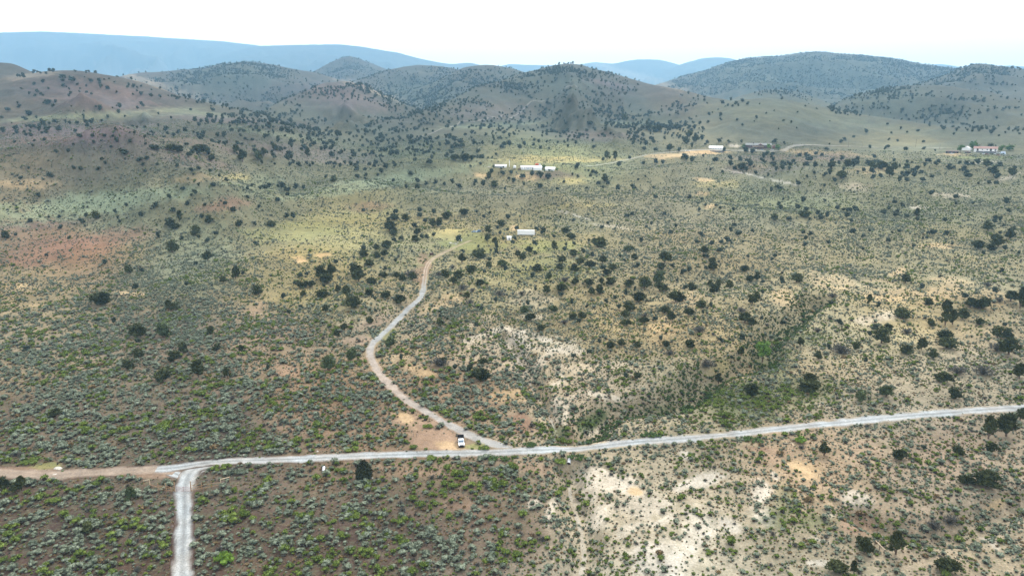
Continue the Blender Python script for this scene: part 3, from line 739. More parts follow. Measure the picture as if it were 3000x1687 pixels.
# ------------------------------------------------------------------ roads: ribbons laid on the ground
GRAVEL = np.array((.265, .285, .292)); DIRTROAD = np.array((.235, .19, .15)); PALE = np.array((.31, .30, .275))
def ribbon(name, line, w0, w1, style, lift=.05):
    n = len(line); s = np.linspace(0, 1, n)
    tg = np.gradient(line, axis=0); tg /= np.linalg.norm(tg, axis=1)[:, None] + 1e-9
    nm = np.stack([tg[:, 1], -tg[:, 0]], 1)
    K = 15
    c = np.linspace(-1.35, 1.35, K)
    half = (w0 + (w1 - w0) * s)[:, None] * (1 + .10 * vnoise(line[:, 0] / 6, line[:, 1] / 6, 5)[:, None])
    px = line[:, 0:1] + nm[:, 0:1] * half * c[None, :]; py = line[:, 1:2] + nm[:, 1:2] * half * c[None, :]
    zz = gz(px, py) + lift
    zz[:, 0] -= lift + .25; zz[:, -1] -= lift + .25
    so = soil_at(px, py, zz)[..., :3]
    e = np.abs(c)[None, :] + (.30 * fbm(px, py, 2.2, 3, 81) + .18 * fbm(px, py, 9, 2, 82))
    mk = (1 - sstep(.62, 1.18, e))
    shade = 1 + .13 * fbm(px, py, 2.5, 3, 83)
    rut = np.exp(-((np.abs(c)[None, :] - .48) / .16) ** 2)
    if style == 'gravel':
        mid_ = np.exp(-(c[None, :] / .2) ** 2)
        worn = np.clip(fbm(px, py, 14, 3, 84), -1, 1)
        colr = GRAVEL * (shade * (1 + .24 * rut - .26 * mid_ - .05 + .10 * worn))[..., None]
        dust = np.clip(.30 + .5 * fbm(px, py, 6, 3, 85), 0, .6)[..., None] * (.35 + .65 * np.abs(c)[None, :, None])
        colr = colr * (1 - dust) + np.array((.25, .21, .165)) * dust
    elif style == 'dirt':
        colr = DIRTROAD * (shade * (1 + .2 * rut))[..., None]
        mk = mk * .75
    elif style == 'pale':
        colr = PALE * shade[..., None]
        mk = mk * {'hill_track': .35, 'dry_wash': .42}.get(name, .5) * (np.clip(.75 + .9 * fbm(px, py, 9, 2, 86), 0, 1) if name == 'dry_wash' else 1)
    else:                                       # driveway: gravel below, two worn tracks through red dirt above
        k1 = sstep(.58, .68, s)[:, None]
        g_ = np.interp(s, [0, .10, .18, .28, .36, .5, .62, .70, 1], [.85, .65, .35, .45, .9, .95, .9, .3, .1])[:, None, None]
        warmd = np.array((.33, .245, .175))
        colr = (GRAVEL * .9 * g_ + warmd * (1 - g_)) * shade[..., None]
        tracks = np.clip(rut * 1.3, 0, 1)
        mk = mk * ((1 - k1) * .92 + k1 * (.12 + .88 * tracks))
    cl = so * (1 - mk[..., None]) + colr * mk[..., None]
    verts = np.stack([px, py, zz], -1).reshape(-1, 3)
    i = np.arange(n - 1)[:, None]; j = np.arange(K - 1)[None, :]
    qd = np.stack([i * K + j, (i + 1) * K + j, (i + 1) * K + j + 1, i * K + j + 1], -1).reshape(-1, 4)
    me = np_mesh(name, verts, qd)
    set_color(me, 'soil', cl.reshape(-1, 3))
    me.materials.append(M['road'])
    ob = bpy.data.objects.new(name, me); COL.objects.link(ob); ob['kind'] = 'structure'
    return ob
for i, (nme, (pts, w0, w1)) in enumerate(ROADS.items()):
    st = {'driveway': 'drive', 'dirt_track': 'dirt', 'hill_track': 'pale', 'ranch_road': 'pale', 'ridge_road': 'pale', 'dry_wash': 'pale', 'upper_wash': 'pale'}.get(nme, 'gravel')
    far = nme in ('hill_track', 'ranch_road', 'ridge_road')
    ribbon(nme if nme != 'upper_wash' else 'dry_wash', R_LINES[nme], w0, w1, st, (.13 + .005 * (10 - i)) if not far else .5)

# ------------------------------------------------------------------ plants: shapes
_ICO = {}
def ico(sub):
    if sub not in _ICO:
        bm = bmesh.new(); bmesh.ops.create_icosphere(bm, subdivisions=sub, radius=1)
        bm.verts.ensure_lookup_table()
        _ICO[sub] = (np.array([v.co[:] for v in bm.verts]), np.array([[v.index for v in f.verts] for f in bm.faces])); bm.free()
    return _ICO[sub]

def lump(c, r, sub, rg, rough=.25, flat=1.0):
    v, f = ico(sub)
    k = 1 + rg.uniform(-rough, rough, len(v))
    return v * k[:, None] * np.array([r, r, r * flat]) + np.array(c), f

def tufts(cs, ns, size, rg):
    """small leaf-spray triangles standing on points CS along directions NS"""
    n = len(cs)
    t = rg.normal(size=(n, 3)); t -= ns * (t * ns).sum(1)[:, None]; t /= np.linalg.norm(t, axis=1)[:, None] + 1e-9
    s = size * rg.uniform(.6, 1.4, n)[:, None]
    a = cs - t * s * .55; b = cs + t * s * .55; c = cs + ns * s * 1.25 + t * s * rg.uniform(-.4, .4, n)[:, None]
    return np.stack([a, b, c], 1).reshape(-1, 3), np.arange(n * 3).reshape(-1, 3)

def merge(parts):
    vs, fs, o = [], [], 0
    for v, f in parts:
        vs.append(v); fs.append(f + o); o += len(v)
    return np.vstack(vs), np.vstack(fs)

def tri_mesh(name, v, f, mat):
    me = np_mesh(name, v, f); me.polygons.foreach_set('use_smooth', np.zeros(len(f), bool))
    me.materials.append(mat); return me

def shrub_shape(seed, tall=.62, loose=.2, nl=6):
    """a domed cap of leafy lobes over a dark woody skirt; returns vertices, faces, number of leafy faces"""
    rg = np.random.default_rng(seed)
    parts = []
    for i in range(nl + 3):
        a = rg.uniform(0, 2 * math.pi) if i else 0; d = rg.uniform(.05, .36) if i else 0
        r = rg.uniform(.13, .22)
        z = tall * .78 - d * d * 2.1 * tall + rg.uniform(-.05, .05)
        parts.append(lump((math.cos(a) * d, math.sin(a) * d, max(z, .2)), r, 1, rg, .28, .72))
    v, f = merge(parts)
    n = 64
    th = rg.uniform(0, 2 * math.pi, n); ph = np.arccos(rg.uniform(.22, 1, n))
    ns = np.stack([np.sin(ph) * np.cos(th), np.sin(ph) * np.sin(th), np.cos(ph)], 1)
    cs = ns * np.array([.44, .44, tall * .62]) * rg.uniform(.85, 1.1, n)[:, None] + np.array([0, 0, tall * .30])
    v, f = merge([(v, f), tufts(cs, ns, .10 * (1 + loose), rg)])
    nleaf = len(f)
    sk = lump((0, 0, tall * .22), .34, 1, rg, .25, .62)  # woody base, its dark tone paints the shade beneath the shrub
    v, f = merge([(v, f), sk])
    return v, f, nleaf

def juniper_shape(seed, ratio, form):
    """crown about 1 wide and RATIO tall; form: round, cone, or broken"""
    rg = np.random.default_rng(seed)
    lobes = []
    nl = 15 if form != 'broken' else 11
    for i in range(nl):
        t = rg.uniform(0.0, 1.0)
        if form == 'cone': w = .44 * (1 - t) ** .7 + .05
        elif form == 'round': w = .42 * math.sqrt(max(0, 1 - (2 * t - .85) ** 2 * .85)) * .9
        else: w = .45 * rg.uniform(.5, 1)
        a = rg.uniform(0, 2 * math.pi) ; d = w * rg.uniform(.45, .8)
        r = rg.uniform(.13, .22) * (1.05 if form != 'cone' else (1.1 - .55 * t))
        lobes.append((math.cos(a) * d, math.sin(a) * d, ratio * (.16 + .70 * t), r))
    lobes += [(0, 0, ratio * .38, .26), (rg.uniform(-.08, .08), rg.uniform(-.08, .08), ratio * .6, .20 if form != 'cone' else .17)]
    parts = []
    for (x, y, z, r) in lobes:
        parts.append(lump((x, y, z), r * .86, 1, rg, .22, min(1.25, max(.75, ratio))))
        n = 34
        nn = rg.normal(size=(n, 3)); nn /= np.linalg.norm(nn, axis=1)[:, None]
        nn[:, 2] = np.abs(nn[:, 2]) * .9 - .15
        cs = np.array([x, y, z]) + nn * np.array([r, r, r * min(1.25, max(.75, ratio))]) * rg.uniform(.75, 1.12, n)[:, None]
        dirs = nn + np.array([0, 0, .45]); dirs /= np.linalg.norm(dirs, axis=1)[:, None]
        parts.append(tufts(cs, dirs, .085, rg))
    return merge(parts)

def trunk_shape(seed, ratio, lean=.06):
    rg = np.random.default_rng(seed)
    mb = MB()
    top = (rg.uniform(-lean, lean), rg.uniform(-lean, lean), ratio * .5)
    mb.tube((0, 0, -.15), (top[0] * .5, top[1] * .5, ratio * .22), .055, .042, 7)
    mb.tube((top[0] * .5, top[1] * .5, ratio * .22), top, .042, .018, 6)
    for k in range(4):
        a = k * 1.6 + rg.uniform(0, .8)
        mb.tube((0, 0, ratio * rg.uniform(.06, .2)), (math.cos(a) * .28, math.sin(a) * .28, ratio * rg.uniform(.34, .55)), .026, .008, 5)
    return mb

def dead_shape(seed, ratio):
    """bare grey twigs fanning up from the ground, with a few leaf sprays left"""
    rg = np.random.default_rng(seed)
    parts = []
    for i in range(70):
        a = rg.uniform(0, 2 * math.pi); e = rg.uniform(.25, 1.35); l = rg.uniform(.35, .62)
        tip = np.array([math.cos(a) * math.cos(e) * l, math.sin(a) * math.cos(e) * l, math.sin(e) * l * ratio * 1.5])
        side = np.array([-math.sin(a), math.cos(a), 0]) * .022
        mid_ = tip * .55 + np.array([0, 0, .03])
        v = np.array([-side * 1.2, side * 1.2, mid_ + side, mid_ - side, tip])
        parts.append((v, np.array([[0, 1, 2], [0, 2, 3], [3, 2, 4]])))
        n = 4
        cs = tip[None] * rg.uniform(.6, 1.0, n)[:, None] + rg.normal(size=(n, 3)) * .03
        ns = np.tile(tip / (np.linalg.norm(tip) + 1e-9), (n, 1)) + rg.normal(size=(n, 3)) * .5
        ns /= np.linalg.norm(ns, axis=1)[:, None]
        parts.append(tufts(cs, ns, .06, rg))
    return merge(parts)

# ------------------------------------------------------------------ things built by people: footprint list keeps brush off them
CLEAR = []        # (x, y, radius)
def clear(p, r): CLEAR.append((p[0], p[1], r))

def wheel(parent, x, y, r, w, mat_rim='steel'):
    t = MB().tube((x - w / 2, y, r), (x + w / 2, y, r), r, seg=14).build('wheel', M['tyre'], parent)
    MB().tube((x - w / 2 - .01, y, r), (x + w / 2 + .01, y, r), r * .55, seg=10).build('rim', M[mat_rim], t)

def pickup_truck(loc, rz, label):
    """crew pickup with a dark flat bed; the front looks along local -Y"""
    t = thing('pickup_truck', label, 'pickup truck', loc, rz)
    b = MB().prism([(-2.75, .55), (-2.8, .98), (-2.62, 1.16), (-1.25, 1.24), (-1.15, 1.20), (.75, 1.20), (.75, .50)], -.97, .97)
    b.build('body', M['truck_white'], t, .03)
    MB().prism([(-1.20, 1.20), (-.62, 1.86), (.55, 1.88), (.74, 1.80), (.76, 1.20)], -.86, .86).build('cab', M['truck_white'], t, .03)
    MB().prism([(-1.255, 1.25), (-.69, 1.84), (-.665, 1.84), (-1.23, 1.25)], -.76, .76).build('windshield', M['shield'], t)
    for s in (-1, 1):
        w = MB(); w.add([(s * .875, -.95, 1.27), (s * .875, .60, 1.27), (s * .872, .52, 1.76), (s * .872, -.55, 1.76)], [(0, 1, 2, 3)])
        w.build('side_window', M['glass'], t)
        MB().box((s * 1.12, -.92, 1.32), (.22, .10, .26)).build('mirror', M['black'], t, .02)
        MB().box((s * .76, -2.79, .93), (.34, .08, .22)).build('headlight', M['lamp'], t)
        for y in (-1.75, 1.75): wheel(t, s * .86, y, .42, .28)
    MB().box((0, -2.80, .90), (1.22, .10, .40)).build('grille', M['black'], t)
    MB().box((0, -2.92, .56), (2.0, .24, .40)).build('bumper', M['black'], t, .03)
    bd = MB().box((0, 1.85, .92), (2.0, 2.1, .12))
    bd.build('bed_floor', M['black'], t)
    for s in (-1, 1):
        MB().box((s * 1.02, 1.9, 1.55), (.08, 2.2, 1.25)).build('bed_side', M['black'], t)
    MB().box((0, .86, 1.60), (2.10, .08, 1.30)).build('headache_rack', M['black'], t)
    MB().box((0, 3.0, 1.52), (2.06, .07, 1.2)).build('tailgate', M['black'], t)
    return t

p, mp = at(1351, 1301)
pickup_truck(p, facing(p) + .06, 'white pickup truck with a black bed parked nose-on beside the gravel road')
clear(p, 5.5)

def car(name, loc, rz, label, paint, cat='car', group=None, tall=1.45, length=4.5):
    t = thing(name, label, cat, loc, rz, group)
    h = length / 2
    MB().prism([(-h, .35), (-h + .02, .72), (-h * .45, .90), (h * .6, .95), (h, .85), (h, .35)], -.88, .88).build('body', M[paint], t, .05)
    MB().prism([(-h * .5, .88), (-h * .18, tall), (h * .42, tall), (h * .78, .93)], -.74, .74).build('cabin', M['glass'], t, .03)
    MB().prism([(-h * .2, tall - .04), (-h * .16, tall + .03), (h * .40, tall + .03), (h * .45, tall - .05)], -.72, .72).build('roof', M[paint], t)
    for s in (-1, 1):
        for y in (-h * .62, h * .62): wheel(t, s * .80, y, .33, .22)
    return t

def board(mb, p0, p1, w, h):
    """a straight rail of section W x H from p0 to p1"""
    a, b = Vector(p0), Vector(p1); d = (b - a)
    mb.tube(a, b, (w + h) / 4, seg=6); return mb

# the red-brown tube gate across the gravel lane, with its post-and-rail wings
gl, gm = at(517.5, 1440); gr_, _ = at(559, 1440)
gx = Vector(gl); gy = Vector(gr_); gdir = (gy - gx); glen = gdir.length; gdir.normalize()
gz0 = min(gl[2], gr_[2])
gate = thing('metal_gate', 'closed red brown tube gate across the gravel lane', 'gate', (gl[0], gl[1], gz0 + .08), math.atan2(gdir.y, gdir.x))
for k in range(6):
    MB().tube((0.02, 0, .14 + k * .27), (glen - .02, 0, .14 + k * .27), .032, seg=8).build('rail', M['gate_red'], gate)
for xx in (0.0, glen * .5, glen):
    MB().tube((xx, 0, .08), (xx, 0, 1.56), .045, seg=8).build('upright', M['gate_red'], gate)
MB().tube((.05, .02, .16), (glen * .5, .02, 1.48), .02, seg=6).build('brace', M['gate_red'], gate)
clear(((gl[0] + gr_[0]) / 2, (gl[1] + gr_[1]) / 2), 3.2)

def rail_fence(label, posts, rails, braces=(), group='wooden fence wings beside the gate', pm='wood'):
    """POSTS: (u, v of foot, height); RAILS: (post i, height, post j, height); every post and rail is a part"""
    pts = [at(u, v)[0] for u, v, h in posts]
    o = Vector(pts[0])
    t = thing('wooden_fence', label, 'fence', o, 0, group)
    for (u, v, h), p_ in zip(posts, pts):
        q_ = Vector(p_) - o
        r = .10 if h < 2.6 else .14
        MB().tube((q_.x, q_.y, q_.z - .3), (q_.x, q_.y, q_.z + h), r, r * .92, 8).build('post', M[pm], t)
        clear(p_, .7)
    for i, h0, j, h1 in rails:
        a = Vector(pts[i]) - o + Vector((0, -.14, h0)); b = Vector(pts[j]) - o + Vector((0, -.14, h1))
        MB().tube(a, b, .06, seg=6).build('rail', M[pm], t)
    for i, h0, j, h1, mk in braces:
        a = Vector(pts[i]) - o + Vector((0, -.16, h0)); b = Vector(pts[j]) - o + Vector((0, -.16, h1))
        MB().tube(a, b, .085, seg=6).build('brace', M[mk], t)
    return t
rail_fence('orange brown post and rail fence left of the red brown gate',
           [(513.0, 1441, 3.2), (487.6, 1439.5, 2.6), (464.3, 1437.5, 2.4), (440, 1421, 2.0), (422.8, 1424, 1.9), (501, 1440, 1.6)],
           [(0, 1.9, 5, 1.5), (5, 1.5, 1, 1.9), (0, 1.2, 1, 1.2), (0, .5, 1, .5), (1, 1.7, 2, 1.7), (1, .6, 2, .6), (2, 1.2, 1, 1.2)],
           [(3, 1.95, 4, 1.85, 'pale_wood'), (3, 1.95, 3, .1, 'pale_wood'), (3, .3, 2, 1.3, 'wood')])
rail_fence('weathered post and rail fence right of the red brown gate',
           [(560.5, 1440.5, 3.4), (591.5, 1433, 2.2), (620, 1428.5, 2.2), (648.5, 1424, 2.4), (674, 1413, 1.9)],
           [(0, 2.0, 1, 2.0), (0, 1.3, 1, 1.3), (0, .6, 1, .5), (1, 1.4, 2, 1.4), (2, 1.4, 3, 1.4), (1, .5, 2, .5), (2, .6, 3, .6)],
           [(3, 2.35, 4, 1.85, 'pale_wood'), (3, 2.3, 3, 1.1, 'pale_wood')])

# stray braces of the range fence on the right, and lone posts
rail_fence('pale sloping rail on three dark posts between two junipers near the bottom edge',
           [(2563, 1594, 1.25), (2576.5, 1608, 1.25), (2590, 1622, 1.35)], [], [(0, 1.22, 2, 1.30, 'pale_wood')], 'brace panels of the range fence', 'grey_wood')
rail_fence('bent brace of pale poles beside the bright green bush below the gravel road',
           [(2297, 1303, .9), (2318, 1305, 1.05), (2326, 1312, .9)], [], [(0, .85, 1, 1.0, 'pale_wood'), (1, 1.0, 2, .85, 'pale_wood')], 'brace panels of the range fence', 'grey_wood')
rail_fence('small grey H brace of two posts on pale soil below the bent brace',
           [(2352, 1346, 1.0), (2367, 1348, .9)], [(0, .75, 1, .65)], [], 'brace panels of the range fence', 'grey_wood')
LONE = [(1544.3, 1373.5, 1.2, 'left one of two lone posts under the road left of the large culvert'),
        (1566, 1372, 1.25, 'right one of two lone posts under the road left of the large culvert'),
        (1211, 1279, 1.3, 'left one of two grey posts standing in brush left of the pickup'),
        (1221, 1281, 1.3, 'right one of two grey posts standing in brush left of the pickup'),
        (1369, 1289, .75, 'short grey post on the gravel just right of the pickup'),
        (1368.5, 1274, .4, 'stub of a post on the gravel behind the pickup'),
        (1192, 872, 1.5, 'dark post left of the driveway above its long bend'),
        (1211, 873, 1.5, 'dark post next to the driveway above its long bend'),
        (1250, 872, 1.5, 'dark post right of the driveway above its long bend'),
        (1352, 1478, 1.1, 'thin post in tan grass below the large bushes, leftmost of the thin posts'),
        (2397, 1398, 1.2, 'thin post on the slope below the dark leaning juniper, upper of two'),
        (2410, 1432, 1.2, 'thin post on the slope below the dark leaning juniper, lower of two')]
for u, v, h, lab in LONE:
    p, _ = at(u, v)
    t = MB().tube((0, 0, -.3), (0, 0, h), .07, .06, 7).build('fence_post', M['grey_wood'])
    t.location = p; tag(t, lab, 'fence post', 'lone fence posts in the brush')
    clear(p, .8)

def culvert(u, v, r, length, label):
    p, _ = at(u, v)
    t = thing('culvert_pipe', label, 'culvert', p, facing(p) - .10, 'culvert pipes under the gravel road')
    n = 20
    mb = MB()
    vs = []
    for rr, y, dz in ((r, 0, 0), (r, length, .55), (r * .93, length, .55), (r * .93, 0, 0)):
        for i in range(n):
            a = 2 * math.pi * i / n
            vs.append((math.cos(a) * rr, y, r * .85 + dz + math.sin(a) * rr))
    fs = []
    for k in range(4):
        k2 = (k + 1) % 4
        fs += [(k * n + i, k * n + (i + 1) % n, k2 * n + (i + 1) % n, k2 * n + i) for i in range(n)]
    mb.add(vs, fs).build('pipe', M['galv'], t)
    MB().tube((0, .08, r * .85 + .03), (0, length - .02, r * .85 + .53), r * .9, seg=n).build('dark_bore', M['black'], t)  # black plug paints the shaded inside of the pipe
    clear(p, 1.6)
culvert(948, 1384.5, .45, 1.7, 'small white metal culvert end in the bank left of the big conical juniper')
culvert(1666, 1362.5, .58, 1.9, 'large white metal culvert end at the head of the dry wash')

def rock(u, v, w, h, label, mat='rock', group=None):
    p, mp = at(u, v)
    rg = np.random.default_rng(int(u * 7 + v))
    a, f = lump((0, 0, 0), 1, 2, rg, .14)
    o = link_mesh('boulder', a * np.array([w / 2, w * .35, h]), f, M[mat])
    o.location = p; o.rotation_euler = (0, 0, rg.uniform(0, 3)); tag(o, label, 'rock', group)
    clear(p, w * .6)
rock(171, 1372, 3.0, .45, 'flat white boulder in green grass beside the dirt track')
rock(160, 1390, 1.6, .25, 'smaller pale stone below the flat white boulder')
rock(715, 1333, 1.2, .3, 'pale rock on the upper verge where the gravel road starts')
rock(930, 1322, .9, .3, 'white rock on the road verge above the small culvert')
rock(1655, 1305, 2.2, .4, 'pair-sized white rock on the verge above the large culvert')
rock(500, 1575, .9, .28, 'dark stone lying on the left edge of the lower gravel lane', 'dark_rock')
rock(505, 1541, .8, .22, 'dark stone on the lane edge just above the other one', 'dark_rock')
rock(650, 1600, .8, .2, 'small pale stone on brown soil above the round bright green bush')
rock(1090, 1400, .7, .3, 'white stone at the left foot of the big conical juniper')

# ------------------------------------------------------------------ the homestead in the middle
def gable(t, w, d, h, rise, wall, roof, over=.35, wname='wall', rname='roof', y0=0, x0=0, along='x'):
    """walls and a pitched roof with its ridge along local x, or along y"""
    if along == 'x':
        prof = [(y0 - d / 2, -.8), (y0 - d / 2, h), (y0, h + rise), (y0 + d / 2, h), (y0 + d / 2, -.8)]
        MB().prism(prof, x0 - w / 2, x0 + w / 2).build(wname, M[wall], t)
        e = over
        k = rise / (d / 2)
        for s, nm in ((-1, rname), (1, rname)):
            MB().prism([(y0 + s * (d / 2 + e), h - k * e + .03), (y0, h + rise + .03), (y0, h + rise + .17), (y0 + s * (d / 2 + e), h - k * e + .17)],
                       x0 - w / 2 - e, x0 + w / 2 + e).build(nm, M[roof], t)
    else:
        mb = MB(); prof = [(x0 - w / 2, -.8), (x0 - w / 2, h), (x0, h + rise), (x0 + w / 2, h), (x0 + w / 2, -.8)]
        n = len(prof)
        vs = [(x, y0 - d / 2, z) for x, z in prof] + [(x, y0 + d / 2, z) for x, z in prof]
        mb.add(vs, [(i, (i + 1) % n, n + (i + 1) % n, n + i) for i in range(n)] + [tuple(range(n)), tuple(range(n, 2 * n))])
        mb.build(wname, M[wall], t)
        e = over; k = rise / (w / 2)
        for s in (-1, 1):
            pr = [(x0 + s * (w / 2 + e), h - k * e + .03), (x0, h + rise + .03), (x0, h + rise + .17), (x0 + s * (w / 2 + e), h - k * e + .17)]
            vs = [(x, y0 - d / 2 - e, z) for x, z in pr] + [(x, y0 + d / 2 + e, z) for x, z in pr]
            MB().add(vs, [(i, (i + 1) % 4, 4 + (i + 1) % 4, 4 + i) for i in range(4)] + [(0, 1, 2, 3), (4, 5, 6, 7)]).build(rname, M[roof], t)

def opening(t, name, x, y, z, w, h, mat='glass', frame='white', axis='y'):
    """a framed pane standing just proud of a wall that faces -Y"""
    f = MB().box((x, y - .03, z), (w + .16, .06, h + .16)).build(name, M[frame], t)
    MB().box((x, y - .065, z), (w, .03, h)).build('pane' if name != 'door' else 'door_leaf', M[mat], f)
    return f

# the long white trailer
p, mp = at(1541, 690)
tw = 50.5 * mp
t = thing('white_trailer', 'long white box trailer with a dark end on the grassy flat', 'trailer', p, facing(p) - .05)
th_ = 12.6 * mp
MB().box((0, 1.3, .55 + th_ / 2), (tw, 2.6, th_)).build('body', M['white'], t, .05)
MB().box((0, 1.3, .55 + th_ + .05), (tw + .1, 2.7, .1)).build('roof', M['white_metal'], t)
MB().box((0, 1.3, .50), (tw - .4, 2.3, .22)).build('chassis', M['black'], t)
MB().box((tw / 2 + .04, 1.3, .55 + th_ / 2), (.06, 2.4, th_ - .2)).build('end_door', M['maroon'], t)
MB().box((tw / 2 + .5, 1.3, .42), (1.0, .8, .14)).build('hitch', M['rust'], t)
for x in (-tw * .32, -tw * .26, tw * .36):
    for yy in (.2, 2.4): wheel(t, x, yy, .42, .25) if False else MB().tube((x, yy - .12, .40), (x, yy + .12, .40), .40, seg=12).build('wheel', M['tyre'], t)
for k in range(1, 12):
    MB().box((-tw / 2 + tw * k / 12, -.012, .55 + th_ / 2), (.05, .03, th_ - .1)).build('seam', M['white_metal'], t)
clear(p, tw * .45); clear((p[0] - tw * .35, p[1]), 4); clear((p[0] + tw * .35, p[1]), 4)

p, mp = at(1491.5, 703)
t = thing('white_shed', 'small square white shed between two round bushes left of the trailer', 'shed', p, facing(p) + .05)
w_ = 12.8 * mp
gable(t, w_, w_ * .8, 7.5 * mp, 1.0, 'white', 'white_metal', .15)
MB().box((0, -w_ * .4 - .03, 1.0), (.9, .06, 2.0)).build('door', M['grey_roof'], t)
clear(p, w_ * .55)

p, mp = at(1389, 681); car('saloon_car', p, facing(p) + 1.25, 'grey blue car, left of the two parked on the grass flat', 'steel_blue', 'car', 'cars left on the grass flat', length=15 * mp); clear(p, 3.5)
p, mp = at(1402.5, 679.5); car('estate_car', p, facing(p) - 1.0, 'taller blue car, right of the two parked on the grass flat', 'blue_paint', 'car', 'cars left on the grass flat', tall=1.75, length=15 * mp); clear(p, 3.5)
p, _ = at(1415, 678); clear(p, 1)
a, f = lump((0, 0, .3), .9, 1, np.random.default_rng(4), .3, .6)
o = link_mesh('junk_pile', a, f, M['rust']); o.location = p; tag(o, 'low rusty junk heap between the blue car and the junipers', 'junk pile')

# a pale box with an open front, a broken slab and rubble at the top of the driveway
p, mp = at(1349, 706)
t = thing('white_box_shelter', 'small white open-fronted box at the end of the rubble line', 'shelter', p, facing(p) - .4)
for x in (-.75, .75): MB().box((x, .5, .8), (.12, 1.2, 1.6)).build('side_panel', M['white'], t)
MB().box((0, 1.05, .8), (1.4, .1, 1.6)).build('back_panel', M['black'], t)  # black, to paint the shade inside the open front
MB().box((0, .5, 1.66), (1.75, 1.4, .12)).build('roof', M['white'], t)
MB().box((.55, -.12, .75), (.28, .08, 1.5)).build('front_panel', M['white'], t)
clear(p, 1.5)
for k, (u, v, w, h, lab) in enumerate([(1320, 712, 2.3, .35, 'pale broken concrete slab at the left end of the rubble line'), (1328, 714, 1.5, .3, 'dark-edged concrete lump beside the left slab'),
                                       (1336, 716, 2.0, .4, 'white concrete block at the foot of the rubble line'), (1341, 711, 1.6, .4, 'white concrete chunk just below the open-fronted box'),
                                       (1334, 711.5, 1.4, .3, 'grey concrete chunk in the middle of the rubble line')]):
    p, _ = at(u, v)
    rg = np.random.default_rng(40 + k)
    o = MB().box((0, 0, h / 2), (w, w * .6, h), rg.uniform(0, 1), .9).build('concrete_block', M['concrete'], None, .05)
    o.location = p; o.rotation_euler = (rg.uniform(-.1, .1), rg.uniform(-.15, .15), rg.uniform(0, 3)); tag(o, lab, 'concrete block', 'concrete rubble by the driveway'); clear(p, w * .7)

p, mp = at(1264.5, 748)
t = thing('rusty_frame_bin', 'dark rusty box frame standing in the grass left of the driveway top', 'metal bin', p, facing(p) + .1)
k_ = 11.5 * mp
for s in (-1, 1):
    MB().box((s * k_ * .42, .2, k_ * .36), (k_ * .16, .8, k_ * .72)).build('side_panel', M['black'], t)
    MB().box((s * k_ * .40, -.3, .15), (k_ * .22, .5, .3)).build('foot', M['rust'], t)
MB().box((0, .35, k_ * .34), (k_ * .7, .7, k_ * .5)).build('tank', M['rust'], t)
MB().box((-k_ * .1, .0, k_ * .66), (k_ * .22, .4, k_ * .10)).build('lid', M['concrete'], t)
clear(p, 2)

# ------------------------------------------------------------------ the white ranch on the knoll
GRP_W = 'white ranch buildings on the knoll'
p, mp = at(1467, 491.5)
t = thing('white_carport', 'open-sided white carport shed, left end of the white ranch', 'carport', p, facing(p) + .1, GRP_W)
w_ = 33 * mp; h_ = 5.2 * mp
MB().box((0, 4.0, h_ / 2), (w_, .2, h_)).build('back_wall', M['white'], t)
MB().box((-w_ * .13, 0, h_ / 2 - .4), (w_ * .62, .2, h_ - .8)).build('front_wall', M['galv'], t)
MB().box((w_ * .40, 0, h_ / 2), (w_ * .22, .25, h_)).build('front_panel', M['white'], t)
for s in (-1, 1): MB().box((s * w_ / 2, 2, h_ / 2), (.2, 4, h_)).build('side_wall', M['white'], t)
MB().box((w_ * .22, .5, h_ / 2 - .1), (w_ * .16, .3, h_ - .3)).build('dark_bay', M['black'], t)  # solid black box painted as the shade inside the open bay
for s in (-1, 1):
    MB().prism([(2 + s * 2.5, h_ - .05), (2, h_ + 1.3), (2, h_ + 1.45), (2 + s * 2.5, h_ + .1)], -w_ / 2 - .4, w_ / 2 + .4).build('roof', M['white_metal'], t)
clear(p, 7)

p, mp = at(1529, 497.5)
t = thing('white_ranch_house', 'long white house with a gabled wing at its right end', 'house', p, facing(p) + .12, GRP_W)
wl_ = 39 * mp; hl_ = 6.6 * mp
gable(t, wl_, 8.0, hl_, 1.5, 'white', 'white_metal', .4, y0=4.0, x0=wl_ * .45)
ww = 25 * mp
gable(t, ww, 8.0, hl_ - .1, 1.6, 'white', 'white_metal', .4, y0=1.6, x0=wl_ * .45 + wl_ / 2 + ww / 2 - 4.5 * mp, wname='wing_wall', rname='wing_roof')
for fx in (.06, .27, .42, .58, .72): opening(t, 'window', wl_ * (.45 - .5 + fx), 0, 1.65, .9, 1.1)
opening(t, 'door', wl_ * (.45 - .5 + .86), 0, 1.15, 1.0, 2.1, 'black')
opening(t, 'door', wl_ * (.45 - .5 + .50), 0, 1.15, .9, 2.0, 'steel_blue')
clear((p[0] + wl_ * .6, p[1] + 3), 12); clear((p[0] + wl_ * .2, p[1] + 3), 8)
p, mp = at(1588, 503.5)
t = thing('white_deck', 'low white deck below the gabled wing of the white house', 'deck', p, facing(p), GRP_W)
MB().box((0, 1, .45), (9 * mp, 2.2, .16)).build('deck_board', M['white'], t)
for x in (-1, 1): MB().box((x * 3.6 * mp, .1, .1), (.2, .2, .6)).build('post', M['white'], t)
clear(p, 2.5)
p, mp = at(1611, 501)
t = thing('white_garage', 'small white gabled outbuilding, right end of the white ranch', 'garage', p, facing(p) - .15, GRP_W)
w_ = 27 * mp; h_ = 6.4 * mp
gable(t, w_, 8.0, h_, 1.5, 'white', 'white_metal', .45, y0=4)
opening(t, 'window', -w_ * .1, 0, 1.5, 1.6, 1.2, 'glass')
opening(t, 'door', w_ * .1, 0, 1.1, 1.0, 2.0, 'grey_roof')
clear(p, 7)
p, mp = at(1508, 496)
t = thing('water_tank', 'round white water tank on thin legs left of the white house', 'water tank', p, 0, GRP_W)
